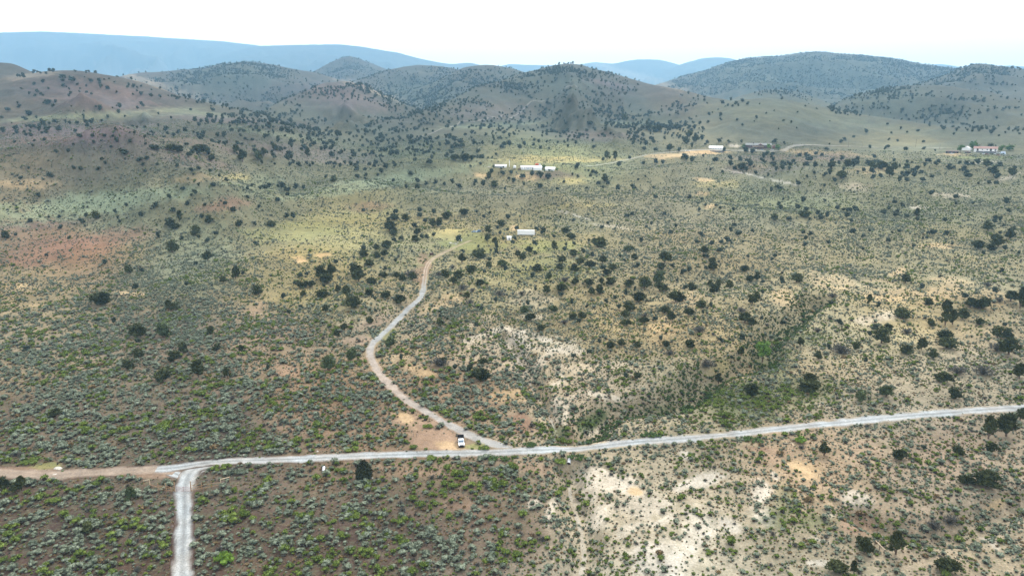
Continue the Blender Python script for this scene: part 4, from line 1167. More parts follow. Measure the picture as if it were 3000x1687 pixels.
r_ = 4.5 * mp
MB().tube((0, 0, 1.6), (0, 0, 1.6 + 5.6 * mp), r_, seg=16).build('tank', M['white'], t)
MB().tube((0, 0, 1.6 + 5.6 * mp), (0, 0, 1.6 + 7.2 * mp), r_, .1, 16).build('lid', M['white'], t)
for k in range(4):
    a_ = k * math.pi / 2 + .5
    MB().tube((math.cos(a_) * r_ * .8, math.sin(a_) * r_ * .8, -.4), (math.cos(a_) * r_ * .8, math.sin(a_) * r_ * .8, 1.6), .14, seg=6).build('leg', M['steel'], t)
clear(p, 2.5)
for u, v, h, r_, mt_, lab in [(1492.2, 488.5, 19 * mp, .38, 'white', 'tall plain white pole between the carport and the water tank'),
                              (1593.5, 486, 21 * mp, .2, 'grey_wood', 'slim brown utility pole behind the green bush of the white ranch')]:
    p, mp2 = at(u, v)
    t = thing('yard_pole', lab, 'pole', p, 0)
    MB().tube((0, 0, -.5), (0, 0, h), r_, r_ * .8, 8).build('shaft', M[mt_], t)
    MB().tube((0, 0, h), (0, 0, h + .15), r_ * .85, r_ * .3, 8).build('cap', M[mt_], t)
p, mp = at(1576, 486)
t = thing('dump_truck', 'orange red dump truck with a white cab behind the white house', 'truck', p, facing(p) + .06)
k_ = 16 * mp / 7.2
MB().box((-1.3 * k_, 0, 2.0 * k_), (4.2 * k_, 2.4, 1.7 * k_)).build('dump_box', M['red_paint'], t, .05)
MB().box((-1.3 * k_, 0, 2.9 * k_), (4.4 * k_, 2.5, .14)).build('box_rim', M['red_paint'], t)
MB().box((2.1 * k_, 0, 1.75 * k_), (1.7 * k_, 2.3, 1.9 * k_)).build('cab', M['truck_white'], t, .08)
MB().box((2.1 * k_, -1.17, 2.2 * k_), (1.1 * k_, .05, .7 * k_)).build('side_window', M['glass'], t)
MB().box((3.2 * k_, 0, 1.2 * k_), (.9 * k_, 2.1, .9 * k_)).build('bonnet', M['truck_white'], t, .08)
MB().box((0, 0, .85 * k_), (7.0 * k_, 1.2, .3)).build('chassis', M['black'], t)
for x in (-2.6, -1.3, 2.7):
    for y in (-1.1, 1.1): MB().tube((x * k_, y - .15, .5), (x * k_, y + .15, .5), .52, seg=12).build('wheel', M['tyre'], t)
clear(p, 5)
p, mp = at(1522, 497)
a, f = lump((0, 0, .8), 1.0, 2, np.random.default_rng(9), .3, .7)
o = link_mesh('brush_pile', a * np.array([5 * mp, 1.5, 2.4 * mp * .9]), f, M['dry_brush']); o.location = p
tag(o, 'dark brown brush heap at the left wall of the white house', 'brush pile'); clear(p, 3)
p, mp = at(1432, 490); o = MB().box((0, 0, .2), (9 * mp, 1.6, .4)).build('pale_slab', M['concrete']); o.location = p; o.rotation_euler = (0, 0, facing(p)); tag(o, 'flat pale slab in the grass left of the carport', 'slab'); clear(p, 2)

# ------------------------------------------------------------------ the brown house and the long white barn on the right
GRP_B = 'buildings on the terrace right of centre'
p, mp = at(2097, 438.5)
t = thing('white_barn', 'long white barn with a bright roof on the terrace', 'barn', p, facing(p), GRP_B)
w_ = 36 * mp; h_ = 5.0 * mp
gable(t, w_, 9.0, h_, 2.1, 'white', 'white_metal', .5, y0=4.5)
for fx in (-.36, -.18, .0, .18, .36): opening(t, 'window', w_ * fx, 0, h_ * .55, 1.6, h_ * .5, 'steel', 'white')
clear(p, 10); clear((p[0] - 9, p[1]), 8); clear((p[0] + 9, p[1]), 8)
p, mp = at(2100, 446)
t = thing('block_wall', 'dark grey retaining wall in front of the long white barn', 'wall', p, facing(p))
rows, colsn = 3, 15
bw, bh = 36 * mp / colsn, 4.6 * mp / rows
blk = None
for r_ in range(rows):
    for c_ in range(colsn):
        x_ = (c_ - colsn / 2 + .5 + (.25 if r_ % 2 else -.25)) * bw
        if blk is None:
            blk = MB().box((0, 0, 0), (bw - .08, .5, bh - .08)).build('block', M['stone_wall'], t); b_ = blk
        else:
            b_ = blk.copy(); COL.objects.link(b_); b_.parent = t
        b_.location = (x_, random.uniform(-.05, .05), -.4 + (r_ + .5) * bh)
MB().box((0, .3, -.4 + rows * bh / 2), (36 * mp, .2, rows * bh)).build('mortar', M['black'], t)
clear(p, 6)
p, mp = at(2227, 436)
t = thing('brown_house', 'wide dark brown two-storey house with a long low grey roof', 'house', p, facing(p), GRP_B)
W_ = 84 * mp
fl = 5.6 * mp
gable(t, W_ * .78, 10.0, fl * 1.75, 2.2, 'brown_wall', 'grey_roof', .9, y0=7.5, x0=-W_ * .06)
gable(t, 12 * mp, 7.0, fl * 1.75, 1.9, 'brown_wall', 'rust_roof', .6, y0=1.9, x0=0, wname='porch_wall', rname='porch_roof', along='y')
gable(t, 9 * mp, 9.0, fl * 1.3, 1.6, 'red_wall', 'rust_roof', .5, y0=4.5, x0=36 * mp, wname='annex_wall', rname='annex_roof', along='y')
dk = MB().box((-6 * mp, -.9, fl * .95), (30 * mp, 2.4, .22)).build('balcony', M['pale_wood'], t)
for k in range(9): MB().box((-6 * mp + (k - 4) * 3.6 * mp, -2.0, fl * .95 + .6), (.14, .14, 1.0)).build('baluster', M['pale_wood'], dk)
MB().box((-6 * mp, -2.0, fl * .95 + 1.1), (30 * mp, .14, .12)).build('handrail', M['pale_wood'], dk)
for k in range(4): MB().box((-6 * mp + (k - 1.5) * 9 * mp, -1.9, fl * .45), (.3, .3, fl)).build('post', M['brown_wall'], t)
for x in (-26, -20, -14, -9, 12, 18): opening(t, 'window', x * mp, 2.5, fl * 1.3, 2.6 * mp, 1.7 * mp, 'glass', 'white')
for x in (-3, 3): opening(t, 'window', x * mp, -1.6, fl * 1.35, 2.4 * mp, 2.0 * mp, 'glass', 'white')
for x in (-16, -10, 5): opening(t, 'window', x * mp, 2.5, fl * .45, 3.2 * mp, 1.8 * mp, 'glass', 'white')
MB().box((-18 * mp, 6.5, fl * 1.75 + 2.6), (1.6, 1.6, 2.4)).build('chimney', M['stone_wall'], t)
for k in range(5): clear((p[0] + (k - 2) * 9, p[1] + 3), 9)
def parked(u, v, paint, lab, rz, grp, tall=1.45, ln=4.6, nm='parked_car'):
    p, mp = at(u, v); clear(p, 3)
    return car(nm, p, facing(p) + rz, lab, paint, 'car', grp, tall, ln)
parked(2015, 443.5, 'truck_white', 'white car standing alone in the tan paddock', 1.5, None, 1.7, 6.5)
parked(2199, 439, 'truck_white', 'white car left of the brown house, half behind a dark juniper', 1.4, 'cars at the brown house')
parked(2212, 440, 'truck_white', 'white car parked before the brown house, left of the middle', 1.5, 'cars at the brown house')
parked(2233, 440.5, 'steel_blue', 'pale blue grey car below the porch gable of the brown house', 1.6, 'cars at the brown house')
parked(2262, 440.5, 'truck_white', 'white car parked right of the others before the brown house', 1.5, 'cars at the brown house')
# paddock fence
pts_f = [(1962, 449), (1975, 447.5), (1986, 446.6), (2002, 448.5), (2020, 449.5), (2045, 450.5), (2066, 451), (2085, 451.5)]
wpts = [at(u, v)[0] for u, v in pts_f]
t = thing('paddock_fence', 'thin dark post fence along the tan paddock', 'fence', wpts[0], 0)
o_ = Vector(wpts[0])
for a_ in wpts:
    d_ = Vector(a_) - o_
    MB().tube((d_.x, d_.y, d_.z - .4), (d_.x, d_.y, d_.z + 3.0), .14, seg=6).build('post', M['grey_wood'], t)
for a_, b_ in zip(wpts[:-1], wpts[1:]):
    for hh in (1.0, 1.9):
        MB().tube(Vector(a_) - o_ + Vector((0, 0, hh)), Vector(b_) - o_ + Vector((0, 0, hh)), .06, seg=4).build('rail', M['grey_wood'], t)

# ------------------------------------------------------------------ the porch house far right
GRP_C = 'buildings of the far right homestead'
p, mp = at(2886, 447.5)
t = thing('porch_house', 'white-walled house with a rust brown roof and dark doorways', 'house', p, facing(p), GRP_C)
W_ = 48 * mp; h_ = 10.0 * mp
gable(t, W_, 9.0, h_, 2.3, 'white', 'rust_roof', .7, y0=4.5)
for x, w_ in ((-16, 5), (11, 5), (20.5, 4)): opening(t, 'door', x * mp, 0, h_ * .62, w_ * mp * .8, h_ * .55, 'black', 'brown_wall')
for x in (-6.5, 3.5): opening(t, 'window', x * mp, 0, h_ * .7, 2.4 * mp, 2.6 * mp, 'glass', 'white')
dk = MB().box((2 * mp, -1.0, h_ * .36), (44 * mp, 2.0, .25)).build('porch', M['concrete'], t)
MB().box((2 * mp, -1.9, h_ * .18), (42 * mp, .2, h_ * .34)).build('porch_skirt', M['stone_wall'], t)
for k in range(7): MB().box(((k - 3) * 7 * mp, -1.8, h_ * .66), (.25, .25, h_ * .6)).build('porch_post', M['white'], t)
MB().tube((-11 * mp, 4.5, h_ + 2), (-11 * mp, 4.5, h_ + 2 + 8 * mp), .22, seg=6).build('flue', M['grey_wood'], t)
for k in (-1, 0, 1): clear((p[0] + k * 11, p[1] + 3), 9)
p, mp = at(2829, 441)
t = thing('white_barn', 'small white peaked shed between the two green trees on the far right', 'shed', p, facing(p) - .3, GRP_C)
gable(t, 17 * mp, 7, 5.0 * mp, 4.6 * mp, 'white', 'white_metal', .3, y0=3.5, along='y')
clear(p, 7)
p, mp = at(2789, 449.5)
t = thing('dark_stable', 'long near-black stable with a low roof, leftmost of the far right homestead', 'stable', p, facing(p), GRP_C)
gable(t, 27 * mp, 6, 4.6 * mp, 1.2, 'black', 'grey_wood', .4, y0=3)
for x in (-8, 0, 8): MB().box((x * mp, -.05, 1.4), (3.6 * mp, .1, 2.6)).build('stall_door', M['brown_wall'], t)
clear(p, 9)
p, mp = at(2835, 449)
t = thing('dark_shed', 'short dark shed below the small white peaked shed', 'shed', p, facing(p), GRP_C)
gable(t, 12 * mp, 4, 3.0 * mp, .8, 'black', 'grey_wood', .3, y0=2)
MB().box((0, -.05, 1.1), (1.6, .1, 2.0)).build('door', M['brown_wall'], t)
clear(p, 5)
parked(2881, 452.5, 'truck_white', 'tall white van parked before the porch house', .2, 'vehicles of the far right homestead', 2.6, 5.5, 'parked_van')
parked(2891, 453.5, 'maroon', 'dull red car just right of the tall white van', 1.4, 'vehicles of the far right homestead')
parked(2914, 452, 'truck_white', 'white van at the right corner of the porch house', .1, 'vehicles of the far right homestead', 2.6, 5.5, 'parked_van')
parked(2923, 449.5, 'truck_white', 'white car right behind the second white van', 1.5, 'vehicles of the far right homestead')
parked(2925, 456, 'maroon', 'dull red low trailer-like car, lowest of the far right vehicles', 1.5, 'vehicles of the far right homestead')
parked(2788, 451.5, 'truck_white', 'white car in front of the long near-black stable', 1.5, 'vehicles of the far right homestead')
p, mp = at(2938, 452)
t = thing('tarp_shelter', 'pale blue grey tarp shelter at the right end of the far homestead', 'shelter', p, facing(p) + .2, GRP_C)
MB().prism([(-3, 0), (0, 6.4 * mp), (3, 0)], -5 * mp, 5 * mp).build('tarp', M['grey_tarp'], t)
MB().box((0, -3.05, .9), (4 * mp, .1, 1.4)).build('opening', M['black'], t)  # black plate, paints the shaded inside of the shelter
clear(p, 6)

# power poles on the far bench
for u, v, h, lab in [(2485, 432.5, 24, 'power pole on the bare hillside above the bench, leftmost of four'), (2525, 432.5, 13, 'short power pole, second from the left on the bench'),
                     (2682, 433.5, 22, 'power pole on the bench left of the far homestead, second from the right'), (2753, 437, 14, 'power pole nearest the long near-black stable')]:
    p, mp = at(u, v)
    t = thing('power_pole', lab, 'power pole', p, facing(p), 'power poles along the far bench')
    MB().tube((0, 0, -.5), (0, 0, h * mp), .20, .13, 7).build('shaft', M['grey_wood'], t)
    MB().box((0, -.2, h * mp * .93), (2.6, .14, .16)).build('crossarm', M['grey_wood'], t)
    for x in (-1.1, 0, 1.1): MB().tube((x, -.2, h * mp * .93 + .08), (x, -.2, h * mp * .93 + .3), .06, seg=6).build('insulator', M['white'], t)

# ------------------------------------------------------------------ junipers where the photograph shows them
# per sheet: origin and scale of the enlargement that was read off; then x y width [height] of each crown in that enlargement
SHEETS = [
 (0, 0, 2.576, """545 603 60 40;475 580 50 30;688 612 40 28;750 610 40 28;810 663 32 24;478 648 32;523 672 20;280 690 30;222 706 25;360 775 60 35;420 765 30;400 800 30;1065 710 45 20;1140 720 35 25;1207 728 30;1005 712 20;1035 660 18;880 695 20;765 645 18;178 578 30;520 722 22;725 805 20;1065 780 28 25;1080 795 30;850 815 15;60 828 45 25;148 803 30;135 778 20;220 865 60 20;185 895 40 25;15 888 25;275 885 25;325 930 45 35;263 957 35;420 920 50 25;635 890 18 35;497 920 18 30;527 930 30;650 922 40;355 980 65 30;445 978 50 30;25 985 50 40;125 968 35;570 990 30;600 1030 50 25;235 1022 35;700 1025 35;790 1025 30;853 1027 25;870 975 25;1035 962 25;1017 1002 28;982 1000 15;1095 1033 28;1120 1013 25;1155 1020 22;880 1058 42;983 1065 35;1100 1085 25;555 1090 22;247 1097 25;110 1073 25;260 1062 20;708 1072 28;838 1108 22;1237 1077 20;423 1145 35 25;516 1138 30;935 1160 80 28;1150 1113 60 35;1185 1116 60 30;1300 1120 80 40;1360 1130 60 50;1430 1168 50;1505 1140 100 30;1548 1108 50 25;1595 1190 65 50;1055 1205 50 30;1110 1193 50 30;767 1200 28;795 1230 35 25;945 1200 20;1080 1240 30;1187 1240 28;1338 1250 35;1095 1290 40 22;555 1265 30;610 1275 35;745 1275 35;217 1267 25;158 1347 38 28;380 1325 55 38;1445 1283 50 30;1500 1270 45 28;1587 1290 35;1460 1315 20;1780 1125 50 60;1830 1180 85 90;1955 1175 70 70;1990 1150 60 60;1930 1140 60 40;2080 1110 65 50;2100 1045 40 35;2000 1028 45 35;1935 960 45 30;1955 988 38 25;1850 1048 30;1815 1022 30;2270 1030 40;2185 1160 60 45;2065 1175 45 50;2320 1155 50 70;2300 1110 60 40;2460 1115 50 40;2400 975 50 40;2550 1010 60 50;2520 1350 60 50;1655 1325 35;1710 1357 40 35;1610 1395 45 32;1380 1425 50 28;1500 1395 30;1870 1420 40;1965 1420 35;2035 1400 40 40;2100 1405 35;2155 1425 35 40;2235 1410 50 50;2290 1415 40;1560 900 30;1610 830 35;1735 822 25;1815 845 30;1985 852 40 30;2080 910 50 30;2110 885 40;2195 910 40;1790 945 20;2155 945 25;2030 890 50 25;1925 855 25;1440 828 25"""),
 (1000, 0, 2.576, """575 1365 55 45;575 1408 50 45;490 1410 38 35;525 1312 60 28;395 1362 35;710 1375 50;640 1385 45;778 1388 40;838 1370 45 40;885 1402 60 35;1010 1370 45 40;1070 1385 55 45;1135 1295 50 40;1110 1330 50 60;1215 1308 60 32;1280 1300 50 30;1300 1360 60 40;1155 1390 70 50;1235 1423 30;1370 1330 60 30;975 1253 25 20;1378 1390 30;1440 1310 50;1490 1310 60 30;1560 1325 60 35;1495 1400 35;1630 1425 35;1745 1313 30;1785 1330 30;1880 1323 30;1780 1253 45 50;1920 1305 45 30;1865 1288 25;1940 1380 45 30;1990 1345 65 60;2010 1380 40;2085 1415 40 45;2200 1410 55;2240 1355 25;2295 1330 25;2355 1415 30;1975 1412 35;1850 1418 25;2095 1240 50 40;2280 1232 40 30;2425 1225 50 30;2005 1172 55 60;2068 1178 50 65;1975 1203 35;2175 1190 35;2370 1130 40;670 1222 55 45;330 1250 60 45;260 1225 50;120 1265 50 40;185 1320 40;120 1335 60 30;300 1290 50;860 1190 70 45;930 1185 80 50;985 1190 60 45;830 1150 60 35;820 1030 40 50;800 1080 60 40;900 1070 70 35;850 1050 60 45;1030 1140 60 35;1070 1190 25;1108 1190 22;1140 1188 16 24;1165 1162 25;1050 1235 40 20;1345 1110 50 35;1265 1080 40 50;1230 1090 60 30;1150 1040 30 40;1090 1015 35 30;1380 1085 40 35;1450 1090 35;1490 1065 40;1550 1070 30;1635 1075 25;1710 1100 30;1800 1020 50 35;1760 1030 35;1680 1000 40;1650 1030 25;1520 955 45 30;1340 925 30;1540 825 35;1650 875 20;1610 990 30;1800 815 25;1830 880 25;1950 830 45 35;1720 765 35 45;2030 915 40;2000 935 60 40;1870 935 70 35;2140 885 60 50;2200 890 40;2120 830 35 50;2380 975 80 40;2320 960 70 40;2480 930 50;2200 1080 35;2300 1085 40;2355 1070 45;2480 1115 60 50;2550 1130 40;1500 1115 35;1210 1105 40;1570 1120 25;1770 1075 35;1905 1110 45 25"""),
 (2000, 0, 2.576, """70 1205 60 45;30 1190 50;155 1175 30;245 1208 50 42;355 1190 45;635 1160 38 35;668 1182 35;470 1130 45 45;525 1145 50 35;313 1132 28 40;360 1235 50 45;390 1268 40;440 1255 80 50;480 1275 50;550 1305 40 28;210 1280 30;180 1275 20;300 1297 30;645 1320 28 30;705 1275 40;750 1265 50;805 1272 40;835 1217 35;915 1243 35;1005 1160 38 30;930 1170 50;955 1205 70 35;1050 1170 35;1085 1125 40 22;1195 1067 40 25;1410 1110 30;1545 1108 38 25;1682 1127 38;1200 1195 45 40;1250 1235 60 50;1290 1240 50 50;1125 1245 60;1110 1300 50 50;1195 1322 80 50;990 1302 30;1075 1318 40;1000 1248 50;1145 1362 40 40;937 1333 25;1070 1400 30;870 1385 50;1430 1290 55 45;1440 1252 60;1505 1255 75 50;1560 1300 60 70;1590 1265 50 60;1440 1335 40;1490 1330 40;1655 1310 35;1695 1315 60 45;1745 1320 50;1772 1270 45 35;1800 1300 35;1690 1360 50 28;1808 1358 50 28;1825 1243 40;1850 1212 50 30;2145 1235 50 40;1910 1235 40;2010 1255 40;2225 1225 50 40;2290 1235 60;2345 1300 65 65;2390 1245 45;2150 1330 70 40;2120 1280 50;2370 1335 50;2490 1300 60;2310 1380 35;2365 1385 40;1880 1335 30;2230 1385 25;1965 970 40 30;2065 980 30;2235 982 30;2045 1012 22;1645 967 25;1545 937 22;1575 1003 22;1693 998 20;1815 1070 25;1620 1063 22;195 1433 25;668 1433 35 40;1040 1437 25;130 930 35 28;190 920 30;285 865 40;298 772 35 28;285 900 25;410 905 25;450 943 25;555 885 30;580 785 15;490 780 30;925 800 18;690 835 14;540 915 15;630 855 18;375 800 25;450 760 40 25;400 780 35;340 795 25;345 1067 28;443 1067 30;675 1070 15;765 1080 22 25;1110 915 12;1135 830 15;30 1060 60;100 1050 60 50;145 1040 50;45 1010 60;185 1072 35;70 1100 30 40;50 960 40;1820 1120 30 20;1905 1135 20"""),
 (0, 562, 2.576, """1870 42 35;1700 88 40;1550 97 32;1415 92 40;1278 38 40;1445 25 30;1472 5 50;1172 105 55;952 100 35;870 147 40;652 180 38;733 180 62;617 222 45;890 195 30;905 225 30;1065 172 50;1310 135 42;1355 190 50 75;1285 240 75 70;1330 262 70 45;1525 187 45;1575 210 70 60;1474 297 80 75;1633 315 45;1500 340 35;1372 352 45;1568 368 45;1570 492 78 65;1300 418 95 85;797 535 50;975 590 70 65;1068 592 40;1483 540 38;1028 720 55;1410 697 45;1685 665 60;1780 615 65 85;1835 615 40;765 825 145 80;1275 868 60 75;1330 870 65 60;740 970 38;865 975 40 45;1036 1062 120 100;1234 1055 130 110 L;1045 1130 55;1385 1187 75 80;1310 1250 95 85;1045 1232 88 70;980 1310 100 80;205 1187 58 45;1225 1400 140 110;1500 1350 115 125;1590 1055 60 70;1630 1180 70;1715 1375 65 75;1825 1192 55 60;2025 1328 40 45;2475 1300 115 110 L;1800 240 60;1925 240 45;2050 245 70 45;1760 135 50;1958 112 35;2095 62 50;2170 20 40;2165 180 55 45;2210 182 50 50;1930 390 45;1950 745 90 70;2140 790 55;2180 910 50;2270 870 45;2430 770 100 65;2285 770 60;2460 885 65;2420 610 100 95;2500 600 90 95;2470 655 110 70;2315 620 40;2270 630 45;2270 700 70 55;2310 705 60 50;2355 700 65 50;2225 690 40;2445 710 35;2535 530 50;2550 740 60 70;2545 1075 50 60;460 268 38;232 220 38;40 330 60 50;350 478 28;30 320 40;450 190 30;370 190 25;120 325 30"""),
 (1000, 562, 2.576, """15 170 25;165 138 35;232 143 20;350 165 28;355 212 45;410 150 50;402 192 75 50;485 195 75 50;365 265 105 75;395 310 75 50;592 180 65 35;592 137 60 40;548 255 60 45;700 150 55 40;690 235 65 65;735 228 70 70;632 218 55 35;800 185 90 45;925 158 80 40;1022 150 35;1120 160 30;575 300 60 50;560 355 75 50;645 340 50;605 340 45;698 325 42;398 365 50;450 350 50 35 L;262 422 60 50;340 403 95 65;170 430 60 45;160 468 80 55;275 478 60 50;330 468 60 50;310 510 35;95 497 28;215 540 80 50;330 580 45;410 518 40;118 590 130 95;132 640 115 90;228 680 85 55;315 630 70 40;415 632 60 50;520 600 110 100 G;540 640 70 60;460 650 70;533 450 25;40 760 75 90;95 840 130 90;335 775 85 55;215 760 65 50;235 785 35;255 808 35;463 742 52 40;440 815 100 70;260 897 35;213 972 62 55;25 1025 65 55;365 1140 110 90 L;75 1230 100 100 L;452 1250 40 50;1075 188 38;1258 190 55 40;1200 238 70 45;1180 270 35;1325 275 50;1255 285 30;1110 285 60 60;1197 310 36;1478 280 60 35;1105 345 60 55;1160 375 60 60;1172 410 35 50;1035 412 30;1168 448 35 50;1221 352 32 22;1309 353 34 32;1293 380 50 35;1605 338 42 35;1688 288 70 45;1752 213 35;1655 190 30;2010 237 40 25;2340 238 35;2303 262 30;2160 180 50 30;2195 165 40;2440 165 40;2370 40 50 35;2525 255 40 30;2485 305 45 35;2262 363 58 45;1732 340 75 40;1935 388 120 75;1868 368 35;1757 390 40;1697 400 35;1462 387 60 40;1607 410 55 70;1415 440 65 55;1463 460 40 35;1685 432 55 35;1330 470 60 50;1365 490 60 55;1750 467 75 60;1825 450 45 55;1895 472 40 45;1970 515 75 60;2105 487 30;2213 492 65 45;2175 435 80 45 L;2410 403 25;2440 500 105 80;2415 565 75 50;2500 560 50 40;1670 515 70 55;1800 525 80 60;1875 555 90 45;1650 568 75 50;1760 580 85 60;1973 575 60 45;2050 572 75 50;2000 615 80 40;2238 555 48 40;2135 518 35;1638 490 30;1480 578 90 60;1440 632 62 45;1345 603 35;1343 680 38 25;1300 620 20;1240 582 50 50;1210 545 85 55 L;1110 550 65 55;1118 510 50 L;985 590 100 60;910 505 75 70;915 447 40 30;1030 475 115 75;1128 443 30 L;1080 600 40;840 560 60 50 G;735 610 80 70 G;790 620 85 70;885 630 90 60;845 675 75 60;915 720 90 50 G;990 735 60 50 G;1045 690 75 50;945 787 70 50;970 830 75 50 G;863 865 30;1195 765 95 60 G;1165 815 45 40;1165 632 20 20;1360 762 65 45 G;1465 735 35 30;1550 740 75 60;1655 775 65 40;1660 730 100 60;1565 640 55 60 L;1580 680 30;1685 650 80 70 G;1762 675 80 60;1868 687 85 45;1965 680 50 60;2040 680 85 55;1885 755 70 60;1950 740 80 75;2170 695 85 60;2285 690 110 90;2395 650 110 100 L;2400 720 90 70;2440 730 70 50;2145 760 35 60;2215 735 30 40;2525 800 130 80;2245 805 115 80;2180 870 105 80;2140 930 80 60;2065 800 40 40;2000 825 55 40;2095 870 50 40;1740 830 45 50;1855 862 35 30;1375 890 75 55 L;1405 840 50 40;1430 950 80 55;1680 975 70 60 G;1815 940 75 60;1750 940 65 50;1795 975 50;1595 885 75 45 L;1060 880 40 35;750 910 40 30;745 935 35 35;745 990 60 55;1018 1005 40 45;1515 1025 75 50;2150 995 85 50;2285 975 80 50;2365 965 70 35;2440 900 90 50;2485 940 70 70;2340 912 25;2290 920 60 60 G;1945 1130 45 40;2030 1160 80 50;2115 1140 70 50;2235 1160 60 50;1870 1210 50 45 L;2410 1105 45 40;2450 1150 70 45;735 1290 150 90 G;760 1280 90 60;860 1325 50 45;970 1335 55 65;1050 1395 155 90;1070 1285 80 50;1755 1240 50 40;2145 1390 50 50;2480 1210 80 60 G;2235 1390 60 60;2570 600 30 60;2530 668 30;800 960 25;1130 1045 30 G"""),
 (2000, 562, 2.576, """50 38 45;145 55 32;118 87 25;172 100 28;250 103 30;282 122 28;125 132 30;382 133 35;725 92 40;748 113 30;797 40 20;760 55 25;940 125 25;690 195 62 50;912 172 80 50;800 203 50 25 G;1017 160 45 40;1040 185 50;1090 175 40 45;1045 200 40;958 207 28;995 195 20;1165 122 45 30;1300 130 55 45;1243 180 60 40;1270 220 35;1515 155 70 38;1555 125 38;1597 80 40;1655 102 38;1620 147 38;1605 175 65 35;1762 165 48 60;1770 208 38;1690 190 50 20;1875 12 50;2060 40 45;2062 90 28;2190 88 30;1978 215 38;2090 175 25;2460 145 38;2305 270 75 55;2350 225 40 30;2395 208 40;2295 235 30;2420 255 30;2497 280 38;2465 322 72 70;2395 312 30;1280 303 52 48;1888 312 65 35;1990 315 40 40;1632 298 30;1580 307 25;1408 293 28;1362 335 35;1810 350 20 25;1840 348 25;910 308 38 35;962 317 55 40;928 350 40;1100 383 38 30;918 402 40 35;388 250 50 30;362 288 50 40;527 295 38;315 285 22;420 320 70 35 G;135 320 60 40 G;108 380 50 32;335 362 60 45;290 380 45 35;220 390 50 40;455 377 25;368 387 28;280 443 70 40;158 445 80 60;172 485 60 35;225 520 65 45;230 570 80 60;175 575 45 35;470 585 75 40;492 487 35;698 485 40 30;675 510 30;50 588 50 40;15 600 40;1740 408 45 30;1550 367 38;2033 392 32;2230 408 90 50;2330 425 65 45;2380 385 90 70;2430 428 40 35;2360 352 60;2535 462 30;2265 465 35;2405 597 40 35;1360 432 30;1680 663 72 60;1803 720 50 45;1940 640 35 20;2300 690 60 60 G;2355 748 50 45;2125 790 62 45;1860 837 68 50;2170 850 90 70;2270 850 90 80;2240 870 100 40;2475 800 90 70;2545 820 80 130;2390 810 60 50 G;560 640 60 60;505 660 70 50;860 658 90 65;750 615 30;747 670 45 60;605 680 45 30;600 757 40 35;355 705 75 60;270 690 65 50;235 735 85 80;205 690 60;75 720 75 60;20 725 55 40;560 790 70 60;525 815 80 75;440 870 80 90 G;1130 775 75 60 G;1120 840 40 30;1405 820 50 70;1475 855 40 50;130 850 85 60;210 857 35 45;42 910 78 55;150 910 30 35;470 960 100 80;520 985 70 60;1655 932 115 75;1180 985 50 45;1455 1025 55 50;1500 1100 115 110;1550 1040 75 60;1410 1075 40 40;1995 880 75 90;1980 960 75 110;2035 960 70 95;2112 930 75 75;1875 990 70 55;2240 990 70 40;2430 1005 40 30;2375 1070 80 75;2440 1085 80 75;1985 1100 110 60;1990 1160 130 75;1800 1160 70 80;1682 1200 95 65;1885 1228 70 65;885 1140 65 70;1305 1165 65 60;1190 1185 140 100 G;1100 1175 35 60;1025 1240 65 60;1380 1272 35 40;2460 1190 130 110;2370 1180 100 60 G;2080 1350 120 80 G;2265 1360 130 70 G;1970 1420 115 70;2540 1370 90 100;125 1040 100 60 G;285 1120 50 40;45 1150 80 60;450 1100 55 50;755 990 60 40;185 1290 120 90 G;440 1210 60 70;370 1250 30 30;270 1415 70 80;955 1420 110 60;85 960 25 30;597 952 28 30;440 1032 35;1020 1040 60 50 G;1690 1050 80 60 G;290 993 20"""),
 (0, 1124, 2.574, """425 230 75 60;985 850 75 90 L;660 1105 90 75;165 770 70 90;25 770 80 80;120 800 70 70"""),
 (1000, 1124, 2.574, """172 665 138 150 C"""),
 (2000, 1124, 2.574, """2060 85 90 75;520 60 120 90;960 30 150 100;1335 105 90 80 L;1535 75 100 80 L;1065 510 90 95;1640 550 105 75;2070 510 95 75;2330 500 80 70;2305 360 100 140;2440 340 130 150;2545 245 70 80;1815 485 50 30;2285 745 160 120;2140 745 105 70;2365 720 60 60 L;1605 1235 120 150;1370 1240 110 110;1325 1190 50 60;1290 1400 60 100;1155 1410 140 80;2000 1400 150 110;2020 1040 120 80 G;1890 1085 110 60 G"""),
]
trees = []
for ox, oy, sc, txt in SHEETS:
    for item in txt.split(';'):
        a_ = item.split()
        kind = 'J'
        if a_[-1].isalpha(): kind = a_.pop()
        a_ = [float(k) for k in a_]
        w_ = a_[2] / sc; h_ = (a_[3] if len(a_) > 3 else a_[2] * .82) / sc
        trees.append([ox + a_[0] / sc, oy + a_[1] / sc, w_, h_, kind])
T = np.array([[t_[0], t_[1], t_[2], t_[3]] for t_ in trees])
# foot of each crown: about two thirds of the way down its outline
dep = np.arctan2(T[:, 1] - VC, F) + PITCH
foot = T[:, 1] + T[:, 3] * .5 - T[:, 2] * .42 * np.sin(np.clip(dep, 0, 1))
tx, ty, tz, tr = hit(T[:, 0], foot)
tz = gz(tx, ty)
tD = np.sqrt(tx ** 2 + ty ** 2 + (CAM_H - tz) ** 2)
wm = T[:, 2] * tD / F * 1.06
happ = T[:, 3] * tD / F * 1.08
hm = np.sqrt(np.maximum(happ ** 2 - (wm * np.sin(np.clip(dep, 0, 1))) ** 2, .04 * wm ** 2)) / np.cos(dep)
hm = np.clip(hm, wm * .58, wm * 1.7)
order = np.argsort(-(T[:, 2] * T[:, 3]))
BIG = set(order[:300].tolist())

